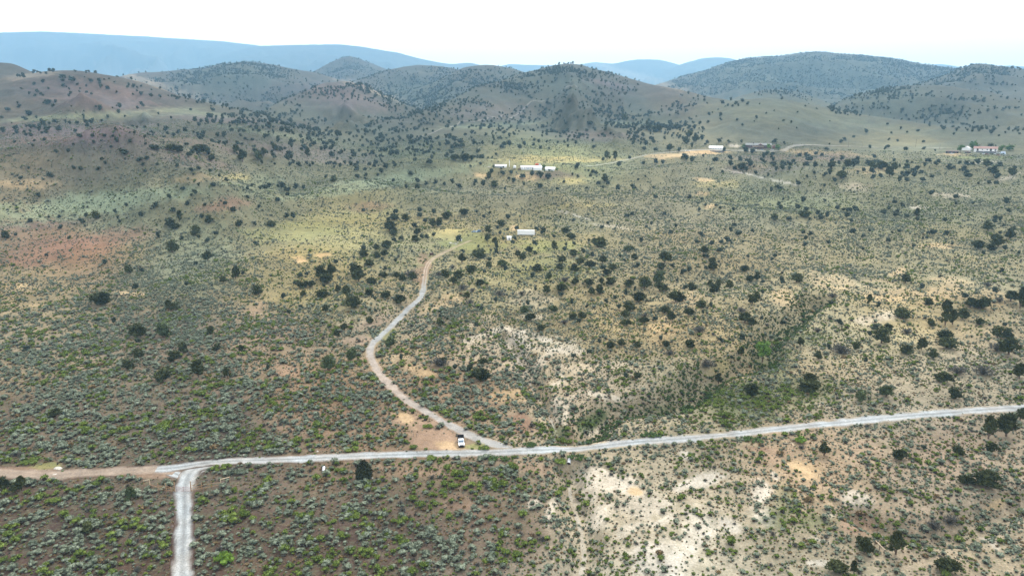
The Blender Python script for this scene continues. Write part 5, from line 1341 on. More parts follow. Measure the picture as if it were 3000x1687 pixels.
VARI = []      # (crown mesh, trunk mesh, ratio)
for i, (ratio, form) in enumerate([(.60, 'round'), (.70, 'round'), (.80, 'round'), (.92, 'round'), (1.05, 'cone'), (1.25, 'cone'), (.75, 'broken'), (.95, 'broken'), (.65, 'broken'), (1.4, 'cone')]):
    v_, f_ = juniper_shape(100 + i, ratio, form)
    ext = max(np.ptp(v_[:, 0]), np.ptp(v_[:, 1])); s_ = 1 / ext
    v_[:, :2] *= s_ * 1.04; v_[:, 2] *= ratio / v_[:, 2].max()
    VARI.append((tri_mesh('crown', v_, f_, M['juniper']), ratio, trunk_shape(200 + i, ratio)))
light_leaf = mat_leaf('light_juniper_leaf', (.055,.072,.032), (.095,.118,.050))
rg_ = np.random.default_rng(77); parts_ = []
for i in range(46):                            # the lone conical juniper: one dense, smooth-sided tree
    t_ = (i + .5) / 46; a_ = i * 2.4; w_ = .46 * math.sin(math.pi * min(1, .30 + .70 * t_) ) ** .8 + .02
    c_ = np.array([math.cos(a_) * w_ * .74, math.sin(a_) * w_ * .74, .10 + .86 * t_]); r_ = .09 + .12 * (1 - t_)
    parts_.append(lump(c_, r_, 1, rg_, .2))
    nn = rg_.normal(size=(30, 3)); nn /= np.linalg.norm(nn, axis=1)[:, None]
    up_ = nn + np.array([0, 0, .6]); up_ /= np.linalg.norm(up_, axis=1)[:, None]
    parts_.append(tufts(c_ + nn * r_, up_, .055, rg_))
for z_, r_ in ((.25, .36), (.45, .33), (.65, .24), (.82, .13)): parts_.append(lump((0, 0, z_), r_, 2, rg_, .1))
v_, f_ = merge(parts_); v_[:, 2] = np.maximum(v_[:, 2], .02)
CONE = tri_mesh('crown', v_, f_, mat_leaf('dark_juniper_leaf', (.012,.015,.009), (.034,.040,.019)))
LIGHT = []
for me, ratio, tb in VARI:
    m2 = me.copy(); m2.materials[0] = light_leaf; LIGHT.append(m2)
GREY = []
for i in range(3):
    v_, f_ = dead_shape(300 + i, .62)
    GREY.append(tri_mesh('crown', v_, f_, M['grey_twig']))
TRUNKS = []
for me, ratio, tb in VARI:
    o = tb.build('trunk', M['bark']); TRUNKS.append(o.data); bpy.data.objects.remove(o)

# landmarks that the labels of look-alike plants are hung on
LAND = [(1351, 1288, 'the white pickup'), (538, 1432, 'the red brown gate'), (948, 1380, 'the small culvert'), (1666, 1355, 'the large culvert'),
 (2232, 1020, 'the bright green cottonwood'), (1541, 683, 'the long white trailer'), (1491, 697, 'the small white shed'), (1396, 678, 'the blue cars'),
 (1265, 743, 'the rusty frame bin'), (1345, 705, 'the white open box'), (520, 1372, 'the road junction'), (1088, 1040, "the driveway's sharp bend"),
 (1240, 850, "the driveway's upper gate posts"), (1246, 1205, "the driveway's lower straight"), (1467, 488, 'the white carport'), (1560, 495, 'the long white house'),
 (1611, 497, 'the small white outbuilding'), (2097, 434, 'the long white barn'), (2227, 430, 'the brown house'), (2886, 441, 'the porch house'),
 (2789, 446, 'the near-black stable'), (877, 760, 'the bare tan patch, left one'), (950, 746, 'the bare tan patch, right one'), (1530, 1235, 'the red soil patch'),
 (1500, 1010, 'the white wash head'), (2590, 925, 'the white soil bank'), (2305, 875, 'the tan slope'), (655, 600, 'the red hillside patch'), (310, 705, 'the red slope on the left'),
 (2576, 1608, 'the pale sloping rail'), (2322, 1300, 'the bent pole brace'), (2045, 1408, 'the white soil flat under the road'), (655, 1632, 'the round bright green bush'),
 (1067, 1382, 'the big conical juniper'), (250, 598, 'the pale green ridge'), (2999, 1194, "the road's right end"), (1740, 1230, 'the green stream bed'), (2450, 825, 'the tan bank'),
 (370, 862, 'the tan streak on the left'), (2690, 609, 'the white outcrop'), (2785, 570, 'the white ridge'), (1960, 452, 'the tan paddock'), (1660, 200, 'the tallest near hilltop'),
 (233, 210, 'the left hilltop'), (2233, 292, 'the bald right hill'), (1000, 240, 'the middle cone hill'), (5, 1685, 'the bottom left corner'), (2995, 1680, 'the bottom right corner'), (1700, 1680, 'the wash at the bottom edge'),
 (171, 1372, 'the flat white boulder'), (60, 765, 'the red ground at the left edge'), (2330, 1170, 'the lush green hollow'), (2995, 880, 'the right edge by the tan bank')]
LU = np.array([(l_[0], l_[1]) for l_ in LAND], float)
ORD = ['nearest', 'second nearest', 'third nearest', 'fourth nearest', 'fifth nearest', 'sixth nearest', 'seventh nearest', 'eighth nearest', 'ninth nearest', 'tenth nearest']
def ordn(k):
    return ORD[k] if k < 10 else f'{k + 1}th nearest'
def rank_labels(P, sel, avoid=20):
    """for each plant in SEL: its landmark, side of it and rank among ALL plants P on that side"""
    d = P[:, None, :] - LU[None]
    dist = np.hypot(d[..., 0], d[..., 1] * 1.4)
    ang = np.degrees(np.arctan2(-d[..., 1] * 1.4, d[..., 0])) % 360
    sec = (((ang + 45) // 90) % 4).astype(int)            # 0 right, 1 above, 2 left, 3 below
    res = {}
    best = []
    for l_ in range(len(LAND)):
        for s_ in range(4):
            ids = np.where((sec[:, l_] == s_) & (dist[:, l_] > 3))[0]
            ids = ids[np.argsort(dist[ids, l_])]
            for k, i_ in enumerate(ids[:40]):
                best.append((k + dist[i_, l_] / 400.0, i_, l_, s_, k))
    best.sort()
    sel = set(sel)
    for sc_, i_, l_, s_, k in best:
        if i_ in sel and i_ not in res: res[i_] = (LAND[l_][2], ('right of', 'above', 'left of', 'below')[s_], k)
    return res
lab_t = rank_labels(T[:, :2], BIG)
BIGNAME = {'the big conical juniper': 1}

far_pts = []
for i, (u_, v_, w_, h_, kind) in enumerate(trees):
    pos = (float(tx[i]), float(ty[i]), float(tz[i]) - .05)
    ratio = hm[i] / wm[i]
    if kind == 'C':
        vi = 4; ratio = 1.02
    elif kind == 'G': vi = i % 3
    else:
        cand = sorted(range(len(VARI)), key=lambda k: abs(VARI[k][1] - ratio) + .22 * ((i * 7 + k * 13) % 5) / 5)
        vi = cand[0]
    if i in BIG:
        nm = 'juniper_tree' if kind != 'G' else 'dead_shrub'
        size = 'large' if wm[i] > 7 else ('small' if wm[i] < 4 else 'medium')
        shape = 'tall' if ratio > 1.0 else ('low spreading' if ratio < .62 else 'rounded')
        hue = {'L': 'olive green', 'G': 'bare grey', 'C': 'near-black'}.get(kind, 'dark green')
        if i in lab_t:
            lm, side, k = lab_t[i]
            noun = 'juniper' if kind != 'G' else 'twiggy tree'
            lab = f'{size} {shape} {hue} {noun}, {ordn(k)} tree {side} {lm}'
            if len(lab.split()) > 16: lab = f'{size} {hue} {noun}, {ordn(k)} tree {side} {lm}'
            if len(lab.split()) > 16: lab = f'{hue} {noun}, {ordn(k)} {side} {lm}'
        else:
            lab = f'{size} {shape} {hue} juniper at about {int(u_)} by {int(v_)}'
        if kind == 'C': lab = 'big near-black conical juniper alone on brown soil below the gravel road'
        t = thing(nm, lab, 'juniper tree' if kind != 'G' else 'dead tree', pos, random.uniform(0, 6.28),
                  'junipers scattered over the slopes' if kind != 'G' else 'grey bare trees among the junipers',
                  (wm[i], wm[i], wm[i] * (ratio / VARI[vi][1] if kind != 'G' else .9)))
        if kind == 'G':
            c_ = bpy.data.objects.new('crown', GREY[vi]); k_ = TRUNKS[0]
        elif kind == 'C':
            c_ = bpy.data.objects.new('crown', CONE); k_ = TRUNKS[vi]; t.scale = (wm[i] * .80, wm[i] * .80, wm[i] * .92)
        else:
            c_ = bpy.data.objects.new('crown', (LIGHT if kind == 'L' else [a_[0] for a_ in VARI])[vi] if kind == 'L' else VARI[vi][0]); k_ = TRUNKS[vi]
        COL.objects.link(c_); c_.parent = t
        tr_ = bpy.data.objects.new('trunk', k_); COL.objects.link(tr_); tr_.parent = t
    else:
        far_pts.append((pos[0], pos[1], pos[2], wm[i], hm[i]))
    clear(pos, wm[i] * .42)

# the bright green cottonwood in the draw
p, mp = at(2233, 1060)
hc = 62 * mp; wc = 48 * mp
t = thing('cottonwood_tree', 'bright green leafy cottonwood standing in the draw', 'tree', p, 0)
rg = np.random.default_rng(5); parts = []
for i in range(22):
    a_ = rg.uniform(0, 2 * math.pi); d_ = rg.uniform(.05, .36); zz = rg.uniform(.42, .93)
    d_ *= math.sqrt(max(.05, 1 - ((zz - .64) / .36) ** 2)); r_ = rg.uniform(.08, .13)
    c_ = np.array([math.cos(a_) * d_ * wc, math.sin(a_) * d_ * wc, zz * hc])
    parts.append(lump(c_, r_ * wc * .75, 1, rg, .3))
    nn = rg.normal(size=(60, 3)); nn /= np.linalg.norm(nn, axis=1)[:, None]
    parts.append(tufts(c_ + nn * r_ * wc * rg.uniform(.8, 1.35, 60)[:, None], nn, .42, rg))
v_, f_ = merge(parts)
o = bpy.data.objects.new('crown', tri_mesh('crown', v_, f_, M['cotton'])); COL.objects.link(o); o.parent = t
mb = MB(); mb.tube((0, 0, -.5), (.2, 0, hc * .35), .34, .24, 8); mb.tube((.2, 0, hc * .35), (-.3, .2, hc * .8), .22, .06, 7)
for k in range(6): mb.tube((.1, 0, hc * (.25 + .05 * k)), (math.cos(k * 1.1) * wc * .3, math.sin(k * 1.1) * wc * .3, hc * (.55 + .04 * k)), .12, .03, 6)
mb.build('trunk', M['bark'], t); clear(p, 3)

# garden trees round the far houses
def garden_tree(u, v, w, h, label, mat='garden'):
    p, mp = at(u, v)
    t = thing('garden_tree', label, 'tree', p, random.uniform(0, 6), 'leafy trees around the far houses')
    rg = np.random.default_rng(int(u)); parts = []
    W2, H2 = w * mp, h * mp
    for i in range(9):
        a_ = rg.uniform(0, 6.28); d_ = rg.uniform(.05, .30); zz = rg.uniform(.35, .85); r_ = rg.uniform(.14, .22)
        c_ = np.array([math.cos(a_) * d_ * W2, math.sin(a_) * d_ * W2, zz * H2])
        parts.append(lump(c_, r_ * W2, 1, rg, .3, min(1.2, H2 / W2)))
        nn = rg.normal(size=(14, 3)); nn /= np.linalg.norm(nn, axis=1)[:, None]
        parts.append(tufts(c_ + nn * r_ * W2, nn, .09 * W2, rg))
    v_, f_ = merge(parts)
    o = bpy.data.objects.new('crown', tri_mesh('crown', v_, f_, M[mat])); COL.objects.link(o); o.parent = t
    MB().tube((0, 0, -.4), (0, 0, H2 * .5), .03 * W2, .015 * W2, 7).build('trunk', M['bark'], t)
    clear(p, W2 * .4)
garden_tree(1592.5, 493, 15, 9, 'green leafy tree between the long white house and the outbuilding')
garden_tree(1632, 503, 9, 12, 'green leafy tree at the right wall of the white outbuilding')
garden_tree(1609, 505, 6, 8, 'little tree before the left part of the white outbuilding')
garden_tree(1618, 507, 5, 9, 'little tree before the right part of the white outbuilding')
garden_tree(1594.5, 505, 5, 9, 'thin tree in the gap left of the white outbuilding')
garden_tree(1446.5, 493, 9, 10, 'olive tree at the left end of the white carport', 'juniper')
garden_tree(1468, 497, 9, 6, 'dark bush before the white carport', 'juniper')
garden_tree(2122, 446, 11, 13, 'dark round tree at the right end of the long white barn', 'juniper')
garden_tree(2178, 434, 22, 9, 'grey green tree cluster left of the brown house')
garden_tree(2188, 446, 9, 17, 'tall dark tree in front of the left part of the brown house', 'juniper')
garden_tree(2249, 438, 17, 15, 'fresh green tree before the right part of the brown house', 'cotton')
garden_tree(2281, 440, 24, 17, 'big dark green tree at the right end of the brown house')
garden_tree(2206, 449, 16, 12, 'dark green tree below the lane of the brown house', 'juniper')
garden_tree(2852, 440, 24, 23, 'tall leafy tree left of the porch house')
garden_tree(2813, 446, 18, 17, 'leafy tree behind the long near-black stable')
garden_tree(2902, 431, 16, 9, 'dark tree behind the rust brown roof of the porch house', 'juniper')
garden_tree(2931, 445, 16, 18, 'leafy tree right of the porch house, left one of two')
garden_tree(2958, 442, 22, 13, 'broad leafy tree farthest right of the porch house')

# ------------------------------------------------------------------ brush: the nearest shrubs one by one, the rest as one cover
SHRUB = {}
for cl, mt_, tall, loose in (('sage', 'sage', .60, .2), ('rabbit', 'rabbit', .62, .5), ('willow', 'willow', .7, .4), ('dry', 'dry', .45, .8)):
    SHRUB[cl] = []
    for k in range(4):
        v_, f_, nl_ = shrub_shape(500 + k * 7 + len(cl), tall, loose, 5 + k % 3)
        me = tri_mesh('foliage', v_, f_, M[mt_]); me.materials.append(M['twig'])
        mi = np.zeros(len(f_), np.int32); mi[nl_:] = 1
        me.polygons.foreach_set('material_index', mi)
        SHRUB[cl].append(me)
SHRUB['bare'] = []
for k in range(4):
    v_, f_ = dead_shape(900 + k, .6)
    SHRUB['bare'].append(tri_mesh('foliage', v_, f_, M['grey_twig']))
CLS = ['sage', 'rabbit', 'willow', 'dry', 'bare']

# single bushes that stand out
def bush(u, v, w, cl, label, cat='bush', h=None):
    p, mp = at(u, v)
    W2 = w * mp
    rg = np.random.default_rng(int(u + v)); parts = []
    one = cl == 'bright'                       # a single round bush; the others are low thickets of several domes
    n = 16 if one else int(10 + W2 * 2)
    for i in range(n):
        a_ = rg.uniform(0, 6.28)
        if one:
            d_ = rg.uniform(0, .34) * W2; r_ = rg.uniform(.13, .2) * W2
            c_ = np.array([math.cos(a_) * d_, math.sin(a_) * d_, .40 * W2 - d_ * .75])
        else:
            d_ = math.sqrt(rg.uniform(0, 1)) * .5 * W2; r_ = rg.uniform(.32, .62)
            c_ = np.array([math.cos(a_) * d_, math.sin(a_) * d_ * .55, rg.uniform(.35, .85) * (1.15 - d_ / W2)])
        parts.append(lump(c_, r_, 1, rg, .25, .8))
        k_ = 26
        nn = rg.normal(size=(k_, 3)); nn[:, 2] = np.abs(nn[:, 2]); nn /= np.linalg.norm(nn, axis=1)[:, None]
        parts.append(tufts(c_ + nn * r_ * np.array([1, 1, .8]), nn, r_ * (.30 if one else .42), rg))
    v_, f_ = merge(parts)
    v_[:, 2] += .1
    t = thing('leafy_bush', label, cat, p, facing(p))
    o = bpy.data.objects.new('foliage', tri_mesh('foliage', v_, f_, M[cl])); COL.objects.link(o); o.parent = t
    mb = MB()
    for i in range(5): mb.tube((0, 0, -.1), (rg.uniform(-.3, .3) * W2, rg.uniform(-.15, .15) * W2, .6), .05, .02, 5)
    mb.build('stem', M['bark'], t)
    clear(p, W2 * .42)
M['bright'] = mat_leaf('bright_bush_leaf', (.080,.145,.020), (.150,.225,.035))
bush(656, 1648, 54, 'bright', 'large round bright green bush right of the lower gravel lane')
bush(2346, 1295, 34, 'bright', 'bright green bush beside the bent pole brace below the road')
bush(655, 1372, 56, 'rabbit', 'wide green bush mass on the road bank right of the gate')
bush(700, 1386, 46, 'sage', 'pale sage mound right of the wide bush on the road bank')
bush(96, 1354, 50, 'rabbit', 'fresh green bush above the grassy patch of the dirt track')
bush(2205, 1292, 55, 'willow', 'dark green bush mass on the lower road verge')
bush(1690, 1345, 50, 'willow', 'dark green thicket right of the large culvert')
bush(1462, 1349, 60, 'willow', 'green thicket row on the verge below the driveway mouth')
bush(1640, 1355, 40, 'rabbit', 'green bush left of the large culvert')
bush(1550, 1306, 40, 'willow', 'dark green bush at the right corner of the driveway mouth')
bush(1645, 1293, 36, 'rabbit', 'green bush on the upper verge above the large culvert')
bush(1675, 1297, 30, 'rabbit', 'green bush beside the white rocks of the upper verge')
bush(1418, 1317, 30, 'rabbit', 'yellow green bush in the grass island of the driveway mouth')
bush(1910, 1278, 60, 'willow', 'long green verge bush on the upper side of the road')
bush(1255, 1252, 26, 'rabbit', 'green bush in the bare dirt left of the driveway')
bush(1035, 1320, 40, 'rabbit', 'green bush mass above the road left of the pickup')

BUSHY = []
def road_mask(x, y, extra=.35):
    d = np.ones(x.shape, bool)
    for nme, ln in R_LINES.items():
        hw = max(ROADS[nme][1:]) + extra
        bb = (x > ln[:, 0].min() - hw) & (x < ln[:, 0].max() + hw) & (y > ln[:, 1].min() - hw) & (y < ln[:, 1].max() + hw)
        if nme == 'upper_wash' or not bb.any(): continue
        if nme == 'dry_wash': hw = .55
        idx = np.where(bb)[0]
        l2 = ln[::2] if len(ln) > 60 else ln
        dm = np.full(len(idx), 1e9)
        for k in range(0, len(l2), 40):
            s_ = l2[k:k + 41]
            dm = np.minimum(dm, np.sqrt(((x[idx, None] - s_[None, :, 0]) ** 2 + (y[idx, None] - s_[None, :, 1]) ** 2)).min(1))
        if nme == 'driveway':
            hw = 2.6
        d[idx[dm < hw * rng.uniform(.86, 1.12, len(idx))]] = False
    return d
def clear_mask(x, y):
    ok = np.ones(x.shape, bool)
    cell = 8.0
    grid = {}
    for cx, cy, r_ in CLEAR:
        for gx_ in range(int((cx - r_) // cell), int((cx + r_) // cell) + 1):
            for gy_ in range(int((cy - r_) // cell), int((cy + r_) // cell) + 1):
                grid.setdefault((gx_, gy_), []).append((cx, cy, r_))
    key = np.floor(x / cell).astype(int) * 100003 + np.floor(y / cell).astype(int)
    o_ = np.argsort(key); ks = key[o_]
    for (gx_, gy_), lst in grid.items():
        k = gx_ * 100003 + gy_
        a_, b_ = np.searchsorted(ks, k), np.searchsorted(ks, k, 'right')
        if a_ == b_: continue
        ids = o_[a_:b_]
        for cx, cy, r_ in lst:
            ok[ids[(x[ids] - cx) ** 2 + (y[ids] - cy) ** 2 < r_ * r_]] = False
    return ok

def scatter(r0, r1, n, half=math.radians(41)):
    r_ = np.sqrt(rng.uniform(r0 * r0, r1 * r1, n)); a_ = rng.uniform(-half, half, n)
    return r_ * np.sin(a_), r_ * np.cos(a_)

xs, ys, szs = [], [], []
for r0, r1, dens in ((128, 330, 1.15), (330, 520, 1.15), (520, 800, .85), (800, 1150, .40)):
    area = math.radians(41) * (r1 * r1 - r0 * r0)
    x_, y_ = scatter(r0, r1, int(area * dens))
    xs.append(x_); ys.append(y_)
bx = np.concatenate(xs); by = np.concatenate(ys)
bz_ = gz(bx, by)
u_, v_ = project(bx, by, bz_)
inside = (u_ > -120) & (u_ < 3120) & (v_ < 1800)
bx, by, bz_ = bx[inside], by[inside], bz_[inside]
info = soil_at(bx, by, bz_)
cl1 = fbm(bx, by, 3.6, 2, 141); cl2 = fbm(bx, by, 32, 2, 143)
wash = np.zeros(len(bx))
for ln, w in gull_lines:
    bb = (bx > ln[:, 0].min() - 15) & (bx < ln[:, 0].max() + 15) & (by > ln[:, 1].min() - 15) & (by < ln[:, 1].max() + 15)
    dd = seg_dist(bx[bb], by[bb], ln)
    wash[bb] = np.maximum(wash[bb], np.exp(-((dd - w * .7) / (w * .55)) ** 2) - .9 * np.exp(-(dd / (w * .22)) ** 2))
pu0, pv0 = project(bx, by, bz_)
prob = np.clip(info[:, 3] * .86 * (.80 + .75 * cl1 + .42 * cl2) * (1 - .24 * ((pu0 < 1250) & (pv0 > 1020))) + .55 * wash + .35 * np.exp(-(seg_dist(bx, by, gull_lines[2][0]) / 9) ** 2), 0, 1)
ok = rng.uniform(size=len(bx)) < prob
ok &= road_mask(bx, by) & clear_mask(bx, by)
bx, by, bz_, info = bx[ok], by[ok], bz_[ok], info[ok]
nb = len(bx)
br = np.hypot(bx, by)
gsel_ = fbm(bx, by, 11, 2, 151) * .45 + rng.uniform(size=nb) * .75
gshare = info[:, 4]
cls = np.where(gsel_ < gshare * .64, 1, 0)
lush = (info[:, 1] > info[:, 0] * 1.15)
cls = np.where(lush & (rng.uniform(size=nb) < .65), 2, cls)
dw = seg_dist(bx, by, gull_lines[2][0])
cls = np.where((dw < 9) & (rng.uniform(size=nb) < .75), 2, cls)
cls = np.where(rng.uniform(size=nb) < .10, 3, cls)
cls = np.where(rng.uniform(size=nb) < .07, 4, cls)
chalky = info[:, 0] > .40
size = np.exp(rng.normal(math.log(1.16), .44, nb))
size = np.where(cls == 3, size * .62, size)
size = np.where(cls == 1, size * .95, size)
size *= np.where(br > 300, np.where(chalky, .82, .9), np.where(chalky, .82, 1.0))
pu_, pv_ = project(bx, by, bz_)
farfac = 1 - .34 * sstep(0, 1, np.clip((pu_ - 1350) / 350, 0, 1) + np.clip((1050 - pv_) / 250, 0, 1))
size *= farfac
size = np.clip(size, .3, 2.6)
var = cls * 4 + rng.integers(0, 4, nb)
rotz = rng.uniform(0, 6.283, nb)
hs = rng.uniform(.8, 1.25, nb)

show = size / br
u_, v_ = project(bx, by, bz_)
inv = (u_ > 5) & (u_ < 2995) & (v_ < 1672)
cand = np.where(inv & (size > .8) & (cls < 4))[0]
near300 = cand[np.argsort(-show[cand])][:300]
n_set = np.zeros(nb, bool); n_set[near300] = True

lane_u = 535
NAMES = {0: ('sagebrush', 'silvery grey-green sagebrush', 'sagebrush'), 1: ('rabbitbrush', 'bright green rabbitbrush', 'rabbitbrush'),
         2: ('greasewood_bush', 'dark green greasewood bush', 'bush'), 3: ('dry_grass_clump', 'straw coloured dry grass clump', 'grass clump')}
PB = np.stack([u_[near300], v_[near300]], 1)
def zone(u, v):
    z1 = 'left of the lower gravel lane' if u < lane_u else ('between the lower lane and the dry wash' if u < 1690 else 'right of the dry wash')
    return z1
# a shrub's label: its place in order outward from the lane or wash within its kind, so that each points at one plant
NLAND = [(538, 1432, 'the red brown gate'), (656, 1632, 'the round bright green bush'), (1067, 1420, 'the foot of the big conical juniper'), (1700, 1680, 'the wash at the bottom edge'),
         (5, 1685, 'the bottom left corner'), (2995, 1680, 'the bottom right corner'), (2576, 1608, 'the pale sloping rail'), (457, 1687, "the lane's left edge at the bottom"), (566, 1687, "the lane's right edge at the bottom"),
         (1000, 1685, 'the bottom edge a third across'), (2050, 1685, 'the bottom edge two thirds across'), (257, 1553, 'the lone round dark juniper by the left edge'), (10, 1430, 'the juniper clump at the left edge'), (1350, 1685, 'the bottom edge just left of the wash'),
         (2900, 1590, 'the small white patch at lower right'), (300, 1685, 'the bottom edge left of the lane'), (800, 1685, 'the bottom edge right of the bright bush'), (2300, 1685, 'the bottom edge left of the two junipers')]
NLAND += [(150, 1685, 'a point one twentieth across the bottom edge'), (700, 1600, 'the small pale stone by the round bush'), (1200, 1685, 'a point two fifths across the bottom edge'),
          (1850, 1685, 'the bottom edge just right of the wash'), (900, 1550, 'the middle of the brown slope'), (1690, 1480, 'the first bend of the wash'), (1300, 1550, 'the bare soil streak left of the wash'), (300, 1500, 'the brush field below the junction')]
NL = np.array([(a_[0], a_[1]) for a_ in NLAND], float)
lab_b = {}
for c_ in range(4):
    ids = np.where(inv & (cls == c_) & (size > .5) & (v_ > 1250))[0]
    P_ = np.stack([u_[ids], v_[ids]], 1)
    d_ = P_[:, None, :] - NL[None]
    dist = np.hypot(d_[..., 0], d_[..., 1] * 1.4)
    ang = np.degrees(np.arctan2(-d_[..., 1] * 1.4, d_[..., 0])) % 360
    sec = (((ang + 45) // 90) % 4).astype(int)
    best = []
    for l_ in range(len(NLAND)):
        for s_ in range(4):
            k_ = np.where(sec[:, l_] == s_)[0]
            k_ = k_[np.argsort(dist[k_, l_])][:600]
            best += [(k + dist[j, l_] / 500, ids[j], l_, s_, k) for k, j in enumerate(k_)]
    best.sort()
    for sc_, i_, l_, s_, k in best:
        if i_ not in lab_b: lab_b[i_] = (NLAND[l_][2], ('right of', 'above', 'left of', 'below')[s_], k)
for i_ in near300:
    nm, desc, cat = NAMES[int(cls[i_])]
    if i_ in lab_b:
        lm, side, k = lab_b[i_]; lab = f'{desc}, {ordn(k)} one {side} {lm}'
        if len(lab.split()) > 16: lab = f'{desc}, {ordn(k)} {side} {lm}'
    else:
        lab = f'{desc} {zone(u_[i_], v_[i_])}'
    words = lab.split()
    o = bpy.data.objects.new(nm, SHRUB[CLS[int(cls[i_])]][int(var[i_]) % 4])
    COL.objects.link(o)
    o.location = (bx[i_], by[i_], bz_[i_] - .04); o.rotation_euler = (0, 0, rotz[i_]); o.scale = (size[i_], size[i_], size[i_] * hs[i_])
    tag(o, ' '.join(words[:16]), cat, f'nearest {cat} plants on the brown slope')

def instancer(name, protos, px, py, pz, vi, rz, sc, kind='stuff'):
    """one object: points on the land, each drawn with one of the shapes in PROTOS"""
    c_ = bpy.data.collections.new(name + '_shapes')
    for k, me in enumerate(protos):
        ob = bpy.data.objects.new(f'shape_{k:03d}', me); c_.objects.link(ob)
    me = bpy.data.meshes.new(name)
    n = len(px)
    me.vertices.add(n); me.vertices.foreach_set('co', np.stack([px, py, pz], 1).astype(np.float32).ravel())
    a_ = me.attributes.new('variant', 'INT', 'POINT'); a_.data.foreach_set('value', vi.astype(np.int32))
    r_ = np.zeros((n, 3), np.float32); r_[:, 2] = rz
    a_ = me.attributes.new('turn', 'FLOAT_VECTOR', 'POINT'); a_.data.foreach_set('vector', r_.ravel())
    a_ = me.attributes.new('grow', 'FLOAT_VECTOR', 'POINT'); a_.data.foreach_set('vector', sc.astype(np.float32).ravel())
    ob = bpy.data.objects.new(name, me); COL.objects.link(ob); ob['kind'] = kind
    ng = bpy.data.node_groups.new(name + '_nodes', 'GeometryNodeTree')
    ng.interface.new_socket('Geometry', in_out='INPUT', socket_type='NodeSocketGeometry')
    ng.interface.new_socket('Geometry', in_out='OUTPUT', socket_type='NodeSocketGeometry')
    N = ng.nodes
    gi = N.new('NodeGroupInput'); go = N.new('NodeGroupOutput')
    ip = N.new('GeometryNodeInstanceOnPoints'); ci = N.new('GeometryNodeCollectionInfo')
    ci.inputs['Collection'].default_value = c_
    ci.inputs['Separate Children'].default_value = True; ci.inputs['Reset Children'].default_value = True
    def attr(nm, dt):
        k = N.new('GeometryNodeInputNamedAttribute'); k.data_type = dt; k.inputs['Name'].default_value = nm
        return [s_ for s_ in k.outputs if s_.enabled and s_.name == 'Attribute'][0]
    ip.inputs['Pick Instance'].default_value = True
    L_ = ng.links
    L_.new(gi.outputs[0], ip.inputs['Points']); L_.new(ci.outputs[0], ip.inputs['Instance'])
    L_.new(attr('variant', 'INT'), ip.inputs['Instance Index'])
    L_.new(attr('turn', 'FLOAT_VECTOR'), ip.inputs['Rotation'])
    L_.new(attr('grow', 'FLOAT_VECTOR'), ip.inputs['Scale'])
    L_.new(ip.outputs[0], go.inputs[0])
    md = ob.modifiers.new('scatter', 'NODES'); md.node_group = ng
    return ob
far_ = ~n_set
protos = [m_ for c_ in CLS for m_ in SHRUB[c_]]
# grass tufts and seedling brush between the shrubs
x_, y_ = scatter(128, 380, int(math.radians(41) * (380 ** 2 - 128 ** 2) * 1.1))
z_ = gz(x_, y_); u2, v2 = project(x_, y_, z_)
k_ = (u2 > -100) & (u2 < 3100) & (v2 < 1780)
x_, y_, z_ = x_[k_], y_[k_], z_[k_]
inf2 = soil_at(x_, y_, z_)
k_ = (rng.uniform(size=len(x_)) < np.clip(.62 + .8 * fbm(x_, y_, 5, 2, 161), .05, .95) * np.where(inf2[:, 0] > .33, .4, 1) * np.clip(inf2[:, 3] * 1.6, .1, 1)) & road_mask(x_, y_, -.25) & clear_mask(x_, y_)
x_, y_, z_ = x_[k_], y_[k_], z_[k_]; n_ = len(x_)
c_ = rng.choice([0, 1, 3, 4], n_, p=[.34, .14, .34, .18])
sz_ = np.exp(rng.normal(math.log(.45), .3, n_)).clip(.2, .8)
gx_ = [np.concatenate(a_) for a_ in ((bx[far_], x_), (by[far_], y_), (bz_[far_] - .04, z_ - .03), (var[far_], c_ * 4 + rng.integers(0, 4, n_)), (rotz[far_], rng.uniform(0, 6.28, n_)),
                                     (size[far_], sz_), (size[far_] * hs[far_], sz_ * rng.uniform(.7, 1.2, n_)))]
instancer('sagebrush_cover', protos, gx_[0], gx_[1], gx_[2], gx_[3], gx_[4], np.stack([gx_[5], gx_[5], gx_[6]], 1))

